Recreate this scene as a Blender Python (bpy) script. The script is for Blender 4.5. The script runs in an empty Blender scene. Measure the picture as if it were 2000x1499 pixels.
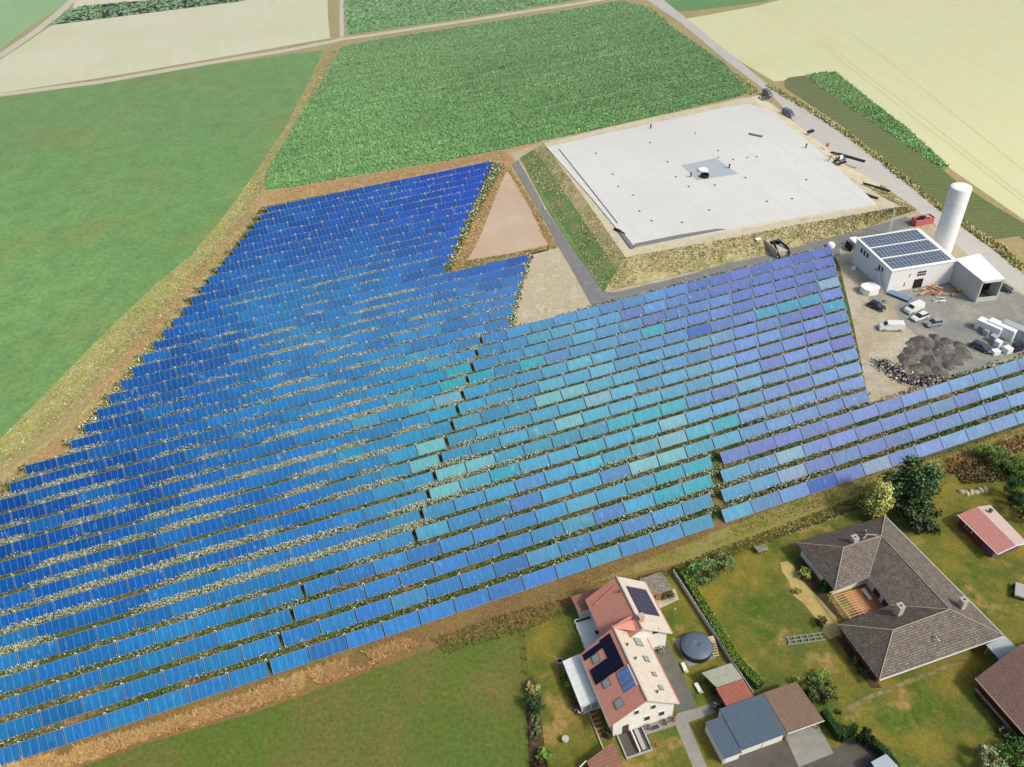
import bpy, math, random
import numpy as np
random.seed(7); rng = np.random.default_rng(7)
scene = bpy.context.scene
COL = scene.collection
R_ = math.radians
# ---------------------------------------------------------------- surveyed camera
FPX = 1598.7; PITCH = R_(39.667); ROLL = R_(-4.01); CAMH = 116.70
AZ = R_(17.33)                       # direction of the collector rows
fwd = np.array([0, math.cos(PITCH), -math.sin(PITCH)])
r0 = np.array([1., 0, 0]); u0 = np.cross(r0, fwd)
RX = r0*math.cos(ROLL)+u0*math.sin(ROLL); UX = -r0*math.sin(ROLL)+u0*math.cos(ROLL)
def G(x, y, z=0.0):
    """world point at height z seen at photograph pixel x, y (2000 x 1499)"""
    d = fwd*FPX+RX*(x-1000)-UX*(y-749.5); t = (CAMH-z)/(-d[2])
    return (float(d[0]*t), float(d[1]*t), float(z))
def PR(p):
    q = np.array(p, float)-np.array([0, 0, CAMH]); k = q@fwd
    return 1000+FPX*(q@RX)/k, 749.5-FPX*(q@UX)/k, k
cam_d = bpy.data.cameras.new('camera'); cam = bpy.data.objects.new('camera', cam_d); COL.objects.link(cam)
from mathutils import Matrix, Vector
M = Matrix(((RX[0], UX[0], -fwd[0], 0), (RX[1], UX[1], -fwd[1], 0), (RX[2], UX[2], -fwd[2], CAMH), (0, 0, 0, 1)))
cam.matrix_world = M
cam_d.sensor_fit = 'HORIZONTAL'; cam_d.sensor_width = 36; cam_d.lens = FPX/2000*36
cam_d.clip_end = 12000; cam_d.clip_start = 0.5
scene.camera = cam
# ---------------------------------------------------------------- light
SUN_AZ = R_(-32); SUN_EL = R_(47)    # direction towards the sun: right and slightly to the front
w = bpy.data.worlds.new('World'); scene.world = w; w.use_nodes = True
nt = w.node_tree; bg = nt.nodes['Background']; sky = nt.nodes.new('ShaderNodeTexSky')
sky.sky_type = 'NISHITA'; sky.sun_disc = False; sky.sun_elevation = SUN_EL; sky.sun_rotation = math.pi/2-SUN_AZ
sky.dust_density = 5; sky.air_density = 1.0; sky.ozone_density = 1.0; sky.altitude = 200
nt.links.new(sky.outputs[0], bg.inputs[0]); bg.inputs[1].default_value = 0.15
sl = bpy.data.lights.new('sun', 'SUN'); sun = bpy.data.objects.new('sun', sl); COL.objects.link(sun)
sl.energy = 2.4; sl.angle = R_(7); sl.color = (1, .95, .86)
dv = Vector((math.cos(SUN_EL)*math.cos(SUN_AZ), math.cos(SUN_EL)*math.sin(SUN_AZ), math.sin(SUN_EL)))
sun.rotation_euler = dv.to_track_quat('Z', 'Y').to_euler()
scene.view_settings.view_transform = 'Standard'; scene.view_settings.look = 'None'; scene.view_settings.exposure = 0
scene.cycles.max_bounces = 5; scene.cycles.diffuse_bounces = 2; scene.cycles.transparent_max_bounces = 6
# ---------------------------------------------------------------- colour + materials
KE = 0.92
def lin1(c):
    c /= 255.
    return c/12.92 if c <= .04045 else ((c+.055)/1.055)**2.4
def C(r, g, b, k=1.0): return tuple(min(.9, lin1(v)*KE*k) for v in (r, g, b))+(1.,)
class N:
    def __init__(s, name):
        s.m = bpy.data.materials.new(name); s.m.use_nodes = True; s.t = s.m.node_tree
        s.b = s.t.nodes['Principled BSDF']; s.b.inputs['Roughness'].default_value = .9
        s.b.inputs['Specular IOR Level'].default_value = .2
    def n(s, typ, **kw):
        o = s.t.nodes.new(typ)
        for k, v in kw.items(): setattr(o, k, v)
        return o
    def l(s, a, b): s.t.links.new(a, b)
    def pos(s, scale=(1, 1, 1), rot=0, src='pos'):
        if src == 'pos': o = s.n('ShaderNodeNewGeometry').outputs['Position']
        elif src == 'uv': o = s.n('ShaderNodeTexCoord').outputs['UV']
        else: o = s.n('ShaderNodeTexCoord').outputs['Object']
        mp = s.n('ShaderNodeMapping'); mp.inputs['Scale'].default_value = scale; mp.inputs['Rotation'].default_value = (0, 0, rot)
        s.l(o, mp.inputs[0]); return mp.outputs[0]
    def noise(s, vec, scale, detail=3, rough=.6):
        o = s.n('ShaderNodeTexNoise'); o.inputs['Scale'].default_value = scale; o.inputs['Detail'].default_value = detail
        o.inputs['Roughness'].default_value = rough; s.l(vec, o.inputs[0]); return o.outputs[0]
    def ramp(s, fac, lo, hi, a=(0, 0, 0, 1), b=(1, 1, 1, 1)):
        o = s.n('ShaderNodeValToRGB'); o.color_ramp.elements[0].position = lo; o.color_ramp.elements[1].position = hi
        o.color_ramp.elements[0].color = a; o.color_ramp.elements[1].color = b; s.l(fac, o.inputs[0]); return o.outputs[0]
    def mix(s, fac, a, b, mode='MIX'):
        o = s.n('ShaderNodeMix', data_type='RGBA', blend_type=mode)
        for sock, v in ((o.inputs[0], fac), (o.inputs[6], a), (o.inputs[7], b)):
            if isinstance(v, (int, float)): sock.default_value = v
            elif isinstance(v, tuple): sock.default_value = v
            else: s.l(v, sock)
        return o.outputs[2]
    def wave(s, vec, scale, dist=0, dscale=1):
        o = s.n('ShaderNodeTexWave', wave_type='BANDS', bands_direction='X'); o.inputs['Scale'].default_value = scale
        o.inputs['Distortion'].default_value = dist; o.inputs['Detail Scale'].default_value = dscale
        s.l(vec, o.inputs[0]); return o.outputs[1]
    def color(s, c):
        if isinstance(c, tuple): s.b.inputs['Base Color'].default_value = c
        else: s.l(c, s.b.inputs['Base Color'])
    def bump(s, h, strength=.4, dist=.05):
        o = s.n('ShaderNodeBump'); o.inputs['Strength'].default_value = strength; o.inputs['Distance'].default_value = dist
        s.l(h, o.inputs['Height']); s.l(o.outputs[0], s.b.inputs['Normal'])
MT = {}
def ground_mat(name, layers, base, stripes=None, fine=.35, bump=.3, rough=.95, finescale=1.1, src='pos'):
    """layers: (colour, noise scale, lo, hi) laid over base one after another; fine: grain contrast"""
    k = N(name); p = k.pos(src=src); c = base
    for i, (col, sc, lo, hi) in enumerate(layers):
        q = k.pos((1, 1, 1), 0.7*i+.3, src=src)
        c = k.mix(k.ramp(k.noise(q, sc, 4, .65), lo, hi), c, col)
    if stripes:
        for (ang, per, amt, col, dist) in stripes:
            v = k.pos((1, 1, 1), ang, src=src)
            wv = k.wave(v, .314159/per, dist, 2)
            wv = k.ramp(wv, .25, .75)
            mm = k.n('ShaderNodeMath', operation='MULTIPLY'); k.l(wv, mm.inputs[0]); mm.inputs[1].default_value = amt
            c = k.mix(mm.outputs[0], c, col)
    g = k.noise(p, finescale, 6, .75); gr = k.ramp(g, .3, .7, (1-fine, 1-fine, 1-fine, 1), (1+fine, 1+fine, 1+fine, 1))
    c = k.mix(1.0, c, gr, 'MULTIPLY'); k.color(c); k.b.inputs['Roughness'].default_value = rough
    if bump: k.bump(g, bump, .3)
    MT[name] = k.m; return k.m
def plain(name, col, rough=.7, var=.12, sc=1.5, metal=0, spec=.3, src='obj'):
    k = N(name); g = k.noise(k.pos(src=src), sc, 5, .7)
    c = k.mix(1.0, col, k.ramp(g, .25, .75, (1-var,)*3+(1,), (1+var,)*3+(1,)), 'MULTIPLY')
    k.color(c); k.b.inputs['Roughness'].default_value = rough; k.b.inputs['Metallic'].default_value = metal
    k.b.inputs['Specular IOR Level'].default_value = spec; MT[name] = k.m; return k.m
def rows_mat(name, col, dark, perU, perV, var=.2, spots=None, rough=.85, lines=(.08, .12)):
    """tiled / corrugated roof: dark joints every perU along the eave and perV up the slope (uv in metres)"""
    k = N(name); uv = k.n('ShaderNodeTexCoord').outputs['UV']; sp = k.n('ShaderNodeSeparateXYZ'); k.l(uv, sp.inputs[0])
    def line(o, per, wd):
        a = k.n('ShaderNodeMath', operation='DIVIDE'); k.l(o, a.inputs[0]); a.inputs[1].default_value = per
        f = k.n('ShaderNodeMath', operation='FRACT'); k.l(a.outputs[0], f.inputs[0])
        g = k.n('ShaderNodeMath', operation='LESS_THAN'); k.l(f.outputs[0], g.inputs[0]); g.inputs[1].default_value = wd
        return g.outputs[0]
    c = k.mix(1.0, col, k.ramp(k.noise(k.pos(src='uv'), .8, 5, .75), .3, .7, (1-var,)*3+(1,), (1+var,)*3+(1,)), 'MULTIPLY')
    c = k.mix(1.0, c, k.ramp(k.noise(k.pos(src='uv'), 3.2, 4, .8), .3, .7, (1-var*1.3,)*3+(1,), (1+var*1.3,)*3+(1,)), 'MULTIPLY')
    if spots: c = k.mix(k.ramp(k.noise(k.pos(src='uv'), 2.8, 3, .8), spots[1], spots[1]+.06), c, spots[0])
    if perU: c = k.mix(line(sp.outputs[0], perU, lines[0]/perU), c, dark)
    if perV: c = k.mix(line(sp.outputs[1], perV, lines[1]/perV), c, dark)
    k.color(c); k.b.inputs['Roughness'].default_value = rough; MT[name] = k.m; return k.m
def attr_mat(name, rough=.9, transl=0):
    k = N(name); a = k.n('ShaderNodeAttribute', attribute_name='Col'); k.color(a.outputs['Color']); k.b.inputs['Roughness'].default_value = rough
    k.b.inputs['Specular IOR Level'].default_value = .1
    g = k.n('ShaderNodeNewGeometry').outputs['Normal']; ad = k.n('ShaderNodeVectorMath', operation='MULTIPLY_ADD'); k.l(g, ad.inputs[0]); ad.inputs[1].default_value = (.55, .55, .55); ad.inputs[2].default_value = (0, 0, 1)
    nz = k.n('ShaderNodeVectorMath', operation='NORMALIZE'); k.l(ad.outputs[0], nz.inputs[0]); k.l(nz.outputs[0], k.b.inputs['Normal'])
    MT[name] = k.m; return k.m
attr_mat('leaf')
# ---------------------------------------------------------------- mesh helpers
def tag(o, label=None, cat=None, group=None, kind=None):
    if label: o['label'] = label
    if cat: o['category'] = cat
    if group: o['group'] = group
    if kind: o['kind'] = kind
    return o
def empty(name, loc, rot=0, label=None, cat=None, group=None):
    o = bpy.data.objects.new(name, None); COL.objects.link(o); o.location = loc; o.rotation_euler = (0, 0, rot); o.empty_display_size = .3
    return tag(o, label, cat, group)
class MB:
    def __init__(s): s.v = []; s.f = []; s.mi = []; s.cur = 0
    def add(s, vs, fs):
        b = len(s.v); s.v += [tuple(map(float, q)) for q in vs]; s.f += [tuple(i+b for i in f) for f in fs]; s.mi += [s.cur]*len(fs); return s
    def poly(s, pts): return s.add(pts, [tuple(range(len(pts)))])
    def box(s, x0, x1, y0, y1, z0, z1, rot=0, c=None):
        P = [(x0, y0), (x1, y0), (x1, y1), (x0, y1)]
        if rot:
            c = c or ((x0+x1)/2, (y0+y1)/2); ca, sa = math.cos(rot), math.sin(rot)
            P = [(c[0]+(x-c[0])*ca-(y-c[1])*sa, c[1]+(x-c[0])*sa+(y-c[1])*ca) for x, y in P]
        return s.prism(P, z0, z1)
    def prism(s, P, z0, z1):
        n = len(P); zz0 = z0 if hasattr(z0, '__len__') else [z0]*n; zz1 = z1 if hasattr(z1, '__len__') else [z1]*n
        ar = sum(P[i][0]*P[(i+1) % n][1]-P[(i+1) % n][0]*P[i][1] for i in range(n))
        if ar < 0: P = P[::-1]; zz0 = zz0[::-1]; zz1 = zz1[::-1]
        vs = [(P[i][0], P[i][1], zz0[i]) for i in range(n)]+[(P[i][0], P[i][1], zz1[i]) for i in range(n)]
        return s.add(vs, [tuple(range(n))[::-1], tuple(range(n, 2*n))]+[(i, (i+1) % n, n+(i+1) % n, n+i) for i in range(n)])
    def slab(s, pts, th):
        """thick sheet: pts top polygon (3d), extruded down by th"""
        n = len(pts); vs = list(pts)+[(x, y, z-th) for x, y, z in pts]
        return s.add(vs, [tuple(range(n)), tuple(range(n, 2*n))[::-1]]+[(i, n+i, n+(i+1) % n, (i+1) % n) for i in range(n)])
    def tube(s, path, r, n=8, cap=True):
        rr = r if hasattr(r, '__len__') else [r]*len(path); rings = []; b = len(s.v); path = [Vector(p) for p in path]
        for i, p in enumerate(path):
            d = (path[min(i+1, len(path)-1)]-path[max(i-1, 0)]).normalized()
            a = d.cross(Vector((0, 0, 1)));
            if a.length < .01: a = d.cross(Vector((1, 0, 0)))
            a.normalize(); c = d.cross(a)
            for k in range(n):
                t = 2*math.pi*k/n; q = p+(a*math.cos(t)+c*math.sin(t))*rr[i]; s.v.append(tuple(q))
        for i in range(len(path)-1):
            for k in range(n):
                s.f.append((b+i*n+k, b+i*n+(k+1) % n, b+(i+1)*n+(k+1) % n, b+(i+1)*n+k)); s.mi.append(s.cur)
        if cap:
            s.f.append(tuple(b+k for k in range(n))[::-1]); s.f.append(tuple(b+(len(path)-1)*n+k for k in range(n))); s.mi += [s.cur]*2
        return s
    def lathe(s, cx, cy, prof, n=24, ex=1):
        b = len(s.v)
        for r, z in prof:
            for k in range(n): t = 2*math.pi*k/n; s.v.append((cx+r*math.cos(t), cy+r*math.sin(t)*ex, z))
        for i in range(len(prof)-1):
            for k in range(n): s.f.append((b+i*n+k, b+i*n+(k+1) % n, b+(i+1)*n+(k+1) % n, b+(i+1)*n+k)); s.mi.append(s.cur)
        s.f.append(tuple(b+(len(prof)-1)*n+k for k in range(n))); s.mi.append(s.cur); return s
    def build(s, name, mats, parent=None, smooth=False, bevel=0):
        me = bpy.data.meshes.new(name); me.from_pydata(s.v, [], s.f)
        for m in (mats if isinstance(mats, (list, tuple)) else [mats]): me.materials.append(MT[m] if isinstance(m, str) else m)
        if any(s.mi): me.polygons.foreach_set('material_index', s.mi)
        if len(s.f) < 20000:
            uvl = me.uv_layers.new(name='UVMap')
            for p in me.polygons:
                n = p.normal; h = Vector((0, 0, 1)).cross(n)
                if h.length < .02: h = Vector((1, 0, 0))
                h.normalize(); t = n.cross(h)
                for li in p.loop_indices:
                    co = me.vertices[me.loops[li].vertex_index].co; uvl.data[li].uv = (co.dot(h), co.dot(t))
        if smooth: me.polygons.foreach_set('use_smooth', [True]*len(me.polygons))
        o = bpy.data.objects.new(name, me); COL.objects.link(o)
        if parent: o.parent = parent
        if bevel:
            md = o.modifiers.new('bevel', 'BEVEL'); md.width = bevel; md.segments = 2; md.limit_method = 'ANGLE'
        return o
def inpoly(x, y, P):
    P = np.array(P)[:, :2]; c = np.zeros(len(x), bool); n = len(P); j = n-1
    for i in range(n):
        xi, yi = P[i]; xj, yj = P[j]
        m = ((yi > y) != (yj > y)) & (x < (xj-xi)*(y-yi)/((yj-yi) if yj != yi else 1e-9)+xi); c ^= m; j = i
    return c
def pts_in(P, density, cap=200000):
    A = np.array(P)[:, :2]; lo = A.min(0); hi = A.max(0); n = int(min(cap, density*(hi-lo).prod()))
    x = rng.uniform(lo[0], hi[0], n); y = rng.uniform(lo[1], hi[1], n); m = inpoly(x, y, A); return np.stack([x[m], y[m], np.zeros(m.sum())], 1)
def vnoise(x, y, s, seed=0):
    """smooth value noise 0..1"""
    x = np.asarray(x)/s; y = np.asarray(y)/s; xi = np.floor(x); yi = np.floor(y); fx = x-xi; fy = y-yi; fx = fx*fx*(3-2*fx); fy = fy*fy*(3-2*fy)
    def hsh(a, b): q = np.sin(a*127.1+b*311.7+seed*74.7)*43758.5453; return q-np.floor(q)
    return (hsh(xi, yi)*(1-fx)+hsh(xi+1, yi)*fx)*(1-fy)+(hsh(xi, yi+1)*(1-fx)+hsh(xi+1, yi+1)*fx)*fy
def raw_mesh(name, V, F, colr, mat='leaf', parent=None):
    """V (n,3), F (m,k) same-size faces, colr (n,3)"""
    me = bpy.data.meshes.new(name); k = F.shape[1]; me.vertices.add(len(V)); me.vertices.foreach_set('co', V.astype('f').ravel())
    me.loops.add(F.size); me.loops.foreach_set('vertex_index', F.astype('i').ravel()); me.polygons.add(len(F))
    me.polygons.foreach_set('loop_start', np.arange(0, F.size, k, dtype='i'))
    me.update(calc_edges=True)
    at = me.color_attributes.new('Col', 'FLOAT_COLOR', 'POINT'); at.data.foreach_set('color', np.concatenate([colr, np.ones((len(V), 1))], 1).astype('f').ravel())
    me.materials.append(MT[mat]); o = bpy.data.objects.new(name, me); COL.objects.link(o)
    if parent: o.parent = parent
    return o
def tufts(name, P, h, wd, blades, pal, weights=None, lean=.5, parent=None, bright=.2, shade=None, lo=.85, hi=1.4):
    n = len(P); V = []; Cc = []; pal = np.array([c[:3] for c in pal]); ci = rng.choice(len(pal), n, p=weights); base = pal[ci]*rng.uniform(1-bright, 1+bright, (n, 1))
    if shade is not None: base = base*shade[:, None]
    for b in range(blades):
        a = rng.uniform(0, 2*math.pi, n); hh = h*rng.uniform(.6, 1.2, n); ww = wd*rng.uniform(.6, 1.3, n)
        dx = np.cos(a)*ww/2; dy = np.sin(a)*ww/2; off = rng.normal(0, wd*.35, (n, 2))
        A = P.copy(); A[:, 0] += off[:, 0]-dx; A[:, 1] += off[:, 1]-dy
        B = P.copy(); B[:, 0] += off[:, 0]+dx; B[:, 1] += off[:, 1]+dy
        T = P.copy(); T[:, 0] += off[:, 0]+rng.normal(0, lean*h*.5, n); T[:, 1] += off[:, 1]+rng.normal(0, lean*h*.5, n); T[:, 2] += hh
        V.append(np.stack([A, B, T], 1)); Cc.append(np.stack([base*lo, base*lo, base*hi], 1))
    V = np.concatenate(V).reshape(-1, 3); Cc = np.concatenate(Cc).reshape(-1, 3); F = np.arange(len(V)).reshape(-1, 3)
    return raw_mesh(name, V, F, np.clip(Cc, 0, .9), parent=parent)
def leaves(name, P, size, pal, weights=None, bright=.3, parent=None, shade=None, flat=0.):
    n = len(P); pal = np.array([c[:3] for c in pal]); base = pal[rng.choice(len(pal), n, p=weights)]*rng.uniform(1-bright, 1+bright, (n, 1))
    if shade is not None: base = base*shade[:, None]
    nr = rng.normal(0, 1, (n, 3)); nr[:, 2] = np.abs(nr[:, 2])+flat*3; nr /= np.linalg.norm(nr, axis=1)[:, None]
    t = np.cross(nr, rng.normal(0, 1, (n, 3))); t /= np.linalg.norm(t, axis=1)[:, None]; b = np.cross(nr, t)
    s = (size*rng.uniform(.6, 1.4, n)/2)[:, None]; b = b*.7
    V = np.stack([P-t*s, P-b*s, P+t*s, P+b*s], 1).reshape(-1, 3); F = np.arange(len(V)).reshape(-1, 4)
    return raw_mesh(name, V, F, np.clip(np.repeat(base, 4, 0), 0, .9), parent=parent)
def crown_pts(rx, ry, rz, cz, n, clumps=40, cone=0., rough=.22):
    """leaf positions in clumps through an ellipsoid (or cone) volume around (0,0,cz)"""
    d = rng.normal(0, 1, (clumps, 3)); d /= np.linalg.norm(d, axis=1)[:, None]; rad = rng.uniform(.45, 1, clumps)**.6
    cc = d*rad[:, None]*rng.uniform(1-rough, 1+rough*.6, (clumps, 1)); br = rng.uniform(.6, 1.25, clumps)
    i = rng.integers(0, clumps, n); q = cc[i]+rng.normal(0, .13, (n, 3))
    if cone: q[:, :2] *= np.clip(1-cone*(q[:, 2:3]+1)/2, .08, 1)
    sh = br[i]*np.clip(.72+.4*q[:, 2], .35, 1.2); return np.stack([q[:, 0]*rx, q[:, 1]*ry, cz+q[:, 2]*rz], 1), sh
def sheet(name, P, z, mat, kind='structure', px=True):
    W = [G(x, y)[:2]+(z,) for x, y in P] if px else [tuple(p[:2])+(z,) for p in P]
    ar = sum(W[i][0]*W[(i+1) % len(W)][1]-W[(i+1) % len(W)][0]*W[i][1] for i in range(len(W)))
    if ar < 0: W = W[::-1]
    o = MB().poly(W).build(name, mat); o['kind'] = kind; return o
def PX(L): return [G(x, y) for x, y in L]
def strip_poly(line, wd):
    """polygon of width wd (metres) along a pixel polyline"""
    W = [Vector(G(x, y)[:2]) for x, y in line]; a = []; b = []
    for i, p in enumerate(W):
        d = (W[min(i+1, len(W)-1)]-W[max(i-1, 0)]).normalized(); n = Vector((-d.y, d.x))*wd/2; a.append(tuple(p+n)); b.append(tuple(p-n))
    return a+b[::-1]

# thin summer haze filling the air over the fields
def haze():
    m = bpy.data.materials.new('haze'); m.use_nodes = True; t = m.node_tree; t.nodes.clear(); o = t.nodes.new('ShaderNodeOutputMaterial'); v = t.nodes.new('ShaderNodeVolumeScatter')
    v.inputs['Color'].default_value = (1, .985, .94, 1); v.inputs['Density'].default_value = .0006; v.inputs['Anisotropy'].default_value = .1
    t.links.new(v.outputs[0], o.inputs['Volume']); MT['haze'] = m
    b = MB().box(-1500, 1500, 235, 1800, -1, 190).build('haze', 'haze'); b['kind'] = 'structure'
haze()
# ================================================================ THE SETTING
ground_mat('verge', [(C(156, 146, 98), .06, .4, .65), (C(146, 150, 90), .25, .5, .75), (C(186, 170, 126), .5, .5, .75)], C(168, 152, 108), fine=.22)
ground_mat('field_green', [(C(122, 160, 98), .012, .35, .7), (C(134, 140, 84), .018, .52, .72), (C(94, 134, 78), .15, .4, .8)], C(110, 150, 90), fine=.28, finescale=.8, stripes=[(.9, 3.2, .1, C(98, 134, 70), .8)])
ground_mat('field_far', [(C(150, 186, 132), .01, .4, .7)], C(140, 178, 124), fine=.1)  # pale green with distance haze put into the colour
ground_mat('stubble', [(C(212, 212, 178), .008, .35, .7), (C(200, 206, 162), .03, .4, .75)], C(210, 212, 186), fine=.05, stripes=[(-.3, 7, .15, C(202, 198, 164), .4)])  # straw tones paled to carry the far haze
ground_mat('wheat', [(C(212, 214, 168), .008, .35, .65), (C(214, 212, 160), .05, .4, .75), (C(198, 206, 144), .02, .55, .8)], C(212, 214, 172), fine=.06, stripes=[(-.17, 9, .12, C(194, 200, 144), .15), (-.17, 2.2, .08, C(194, 200, 144), .3)])  # wheat tones whitened, haze painted into them
ground_mat('maize_soil', [(C(106, 152, 90), .02, .4, .7)], C(96, 142, 82), fine=.25)
ground_mat('potato', [(C(98, 112, 74), .03, .4, .7)], C(92, 106, 62), fine=.2, finescale=.8, stripes=[(1.72, 1.25, .75, C(126, 132, 88), .3)])
ground_mat('track', [(C(204, 200, 178), .2, .4, .7)], C(194, 192, 168), fine=.15)
ground_mat('road', [(C(196, 194, 184), .05, .4, .7), (C(178, 176, 166), .4, .5, .8)], C(190, 188, 178), fine=.07)
ground_mat('asphalt', [(C(132, 134, 130), .08, .4, .7), (C(146, 144, 134), .5, .5, .8)], C(122, 124, 122), fine=.12)
ground_mat('sand', [(C(186, 178, 150), .12, .4, .65), (C(200, 196, 176), .3, .5, .72), (C(150, 146, 112), .8, .58, .8)], C(182, 170, 140), fine=.22)
ground_mat('site_soil', [(C(188, 182, 160), .08, .42, .62), (C(172, 148, 118), .2, .5, .72), (C(150, 138, 104), .5, .58, .8)], C(176, 166, 138), fine=.2)
ground_mat('gravel', [(C(150, 150, 140), .05, .4, .66), (C(170, 166, 146), .12, .5, .7), (C(120, 122, 118), .3, .55, .8)], C(136, 138, 132), fine=.18)
ground_mat('meadow', [(C(92, 112, 46), .035, .4, .65), (C(118, 110, 58), .07, .45, .7), (C(128, 112, 62), .3, .58, .75), (C(80, 112, 48), .02, .5, .7)], C(98, 110, 48), fine=.34, finescale=1.6)
ground_mat('lawn', [(C(134, 122, 50), .09, .4, .6), (C(166, 138, 80), .17, .54, .68), (C(78, 102, 34), .13, .5, .66), (C(116, 124, 48), .8, .5, .8)], C(92, 102, 44), fine=.34, finescale=3)
ground_mat('strip_grass', [(C(140, 116, 70), .12, .4, .62), (C(112, 106, 58), .3, .5, .75)], C(132, 108, 70), fine=.32, finescale=2)
ground_mat('bank', [(C(184, 172, 130), .15, .42, .62), (C(126, 138, 80), .07, .5, .68), (C(206, 194, 156), .5, .56, .75)], C(160, 154, 104), fine=.35, finescale=1.4)
ground_mat('bank_green', [(C(90, 124, 64), .1, .4, .7), (C(140, 142, 92), .25, .55, .75)], C(116, 140, 88), fine=.25)
ground_mat('between_rows', [(C(74, 94, 46), .15, .4, .6), (C(140, 116, 78), .12, .52, .64), (C(110, 114, 62), .8, .5, .75)], C(96, 98, 56), fine=.4, finescale=2.5)
ground_mat('shoulder', [(C(204, 196, 166), .1, .4, .65), (C(190, 176, 136), .3, .5, .7), (C(176, 174, 140), .6, .55, .75)], C(200, 194, 170), fine=.12)
ground_mat('paving', [(C(160, 160, 148), .6, .4, .7)], C(146, 146, 136), fine=.12, finescale=5)
ground_mat('path_grey', [(C(116, 116, 106), .6, .4, .7)], C(104, 106, 98), fine=.15, finescale=5)
ground_mat('yard', [(C(104, 98, 92), .4, .4, .7), (C(84, 80, 74), .2, .5, .7)], C(94, 90, 84), fine=.1, finescale=4)
ground_mat('sand_yellow', [(C(190, 170, 104), .4, .4, .7), (C(176, 140, 92), .25, .55, .75)], C(186, 168, 108), fine=.1, finescale=4)
ground_mat('soil_dark', [(C(88, 76, 54), .6, .4, .7), (C(126, 110, 78), 1.2, .55, .75)], C(78, 70, 46), fine=.35, finescale=5)

ground_mat('worn_soil', [(C(110, 108, 62), .9, .4, .6)], C(150, 134, 98), fine=.4, finescale=6)
MB().poly([(-3500, -600, 0), (3500, -600, 0), (3500, 6000, 0), (-3500, 6000, 0)]).build('ground', 'verge')['kind'] = 'structure'
L1, L2, L3, L4, L5 = .02, .04, .06, .08, .10
# fields
F1 = [(-400, 262), (0, 190), (200, 164), (400, 129), (632, 98), (618, 130), (560, 245), (500, 335), (440, 420), (372, 500), (300, 560), (200, 655), (110, 748), (0, 858), (-420, 1200)]
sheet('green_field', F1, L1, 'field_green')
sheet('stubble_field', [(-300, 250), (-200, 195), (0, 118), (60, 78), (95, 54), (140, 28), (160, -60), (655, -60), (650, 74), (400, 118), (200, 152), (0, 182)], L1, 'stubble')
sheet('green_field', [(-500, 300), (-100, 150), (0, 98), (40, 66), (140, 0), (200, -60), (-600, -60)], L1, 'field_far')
MZA = [(97, 50), (130, 22), (160, 12), (300, 0), (420, -20), (640, -60), (700, -60), (470, 3), (280, 27)]
MZB = [(672, -40), (676, 68), (900, 37), (1080, 8), (1170, -8), (1400, -60), (700, -60)]
MZC = [(667, 94), (720, 81), (900, 54), (1100, 22), (1215, 2), (1262, 14), (1330, 66), (1415, 125), (1466, 178), (1440, 190), (1300, 222), (1180, 250), (1060, 276), (985, 292), (850, 318), (700, 343), (570, 366), (518, 372), (520, 335), (555, 280), (600, 205), (640, 145)]
MZD = [(1285, -5), (1318, 23), (1350, 22), (1500, 3), (1520, -40), (1270, -40)]
MZE = [(1571, 149), (1600, 143), (1629, 140), (1653, 158), (1707, 202), (1768, 247), (1853, 326), (1843, 333), (1747, 268), (1640, 197)]
for i, q in enumerate((MZA, MZB, MZC, MZD, MZE)): sheet('maize_ground', q, L1+.004*i, 'maize_soil')
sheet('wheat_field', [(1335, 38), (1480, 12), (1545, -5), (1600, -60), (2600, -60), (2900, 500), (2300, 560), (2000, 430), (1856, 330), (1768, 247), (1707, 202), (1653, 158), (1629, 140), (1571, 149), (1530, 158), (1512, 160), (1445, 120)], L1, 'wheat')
ground_mat('tramline', [(C(204, 206, 154), .3, .4, .7)], C(198, 200, 148), fine=.1)
for ln in ([(1590, 75), (1651, 126), (1780, 226), (1905, 322), (2010, 405)], [(1596, 72), (1662, 124), (1792, 222), (1915, 318), (2015, 398)], [(1655, 60), (1748, 130), (1874, 232), (2010, 342)]):
    sheet('wheel_track', strip_poly(ln, .7), L2, 'tramline', px=False)
sheet('potato_field', [(1533, 172), (1532, 158), (1540, 152), (1571, 148), (1640, 197), (1747, 268), (1843, 333), (1862, 350), (1925, 392), (2000, 436), (2060, 470), (2040, 500), (1990, 462), (1945, 468), (1900, 445), (1838, 404), (1720, 308), (1640, 243)], L2, 'potato')
# tracks and roads
sheet('farm_track', strip_poly([(-300, 240), (0, 186), (200, 160), (400, 125), (560, 99), (652, 81), (672, 75)], 4.5), L2, 'track', px=False)
sheet('farm_track', strip_poly([(668, 77), (720, 70), (900, 43), (1100, 12), (1260, -14)], 4.0), L2+.005, 'track', px=False)
sheet('farm_track', strip_poly([(-200, 205), (0, 110), (70, 62), (110, 30), (165, -20)], 5), L2+.01, 'track', px=False)
sheet('grass_track', strip_poly([(655, -30), (658, 30), (663, 72)], 9), L2, 'verge', px=False)
sheet('farm_track', strip_poly([(668, -30), (667, 30), (668, 72)], 2), L3, 'track', px=False)
sheet('road', [(1225, -30), (1262, 0), (1330, 45), (1424, 124), (1488, 172), (1520, 200), (1570, 262), (1640, 318), (1700, 352), (1789, 411), (1840, 452), (1892, 502), (1945, 545), (2010, 585), (2200, 720), (2300, 690), (2060, 566), (2000, 538), (1944, 492), (1880, 446), (1837, 414), (1720, 318), (1640, 256), (1587, 220), (1507, 172), (1453, 128), (1355, 48), (1300, 4), (1270, -30)], L2, 'road')
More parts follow.
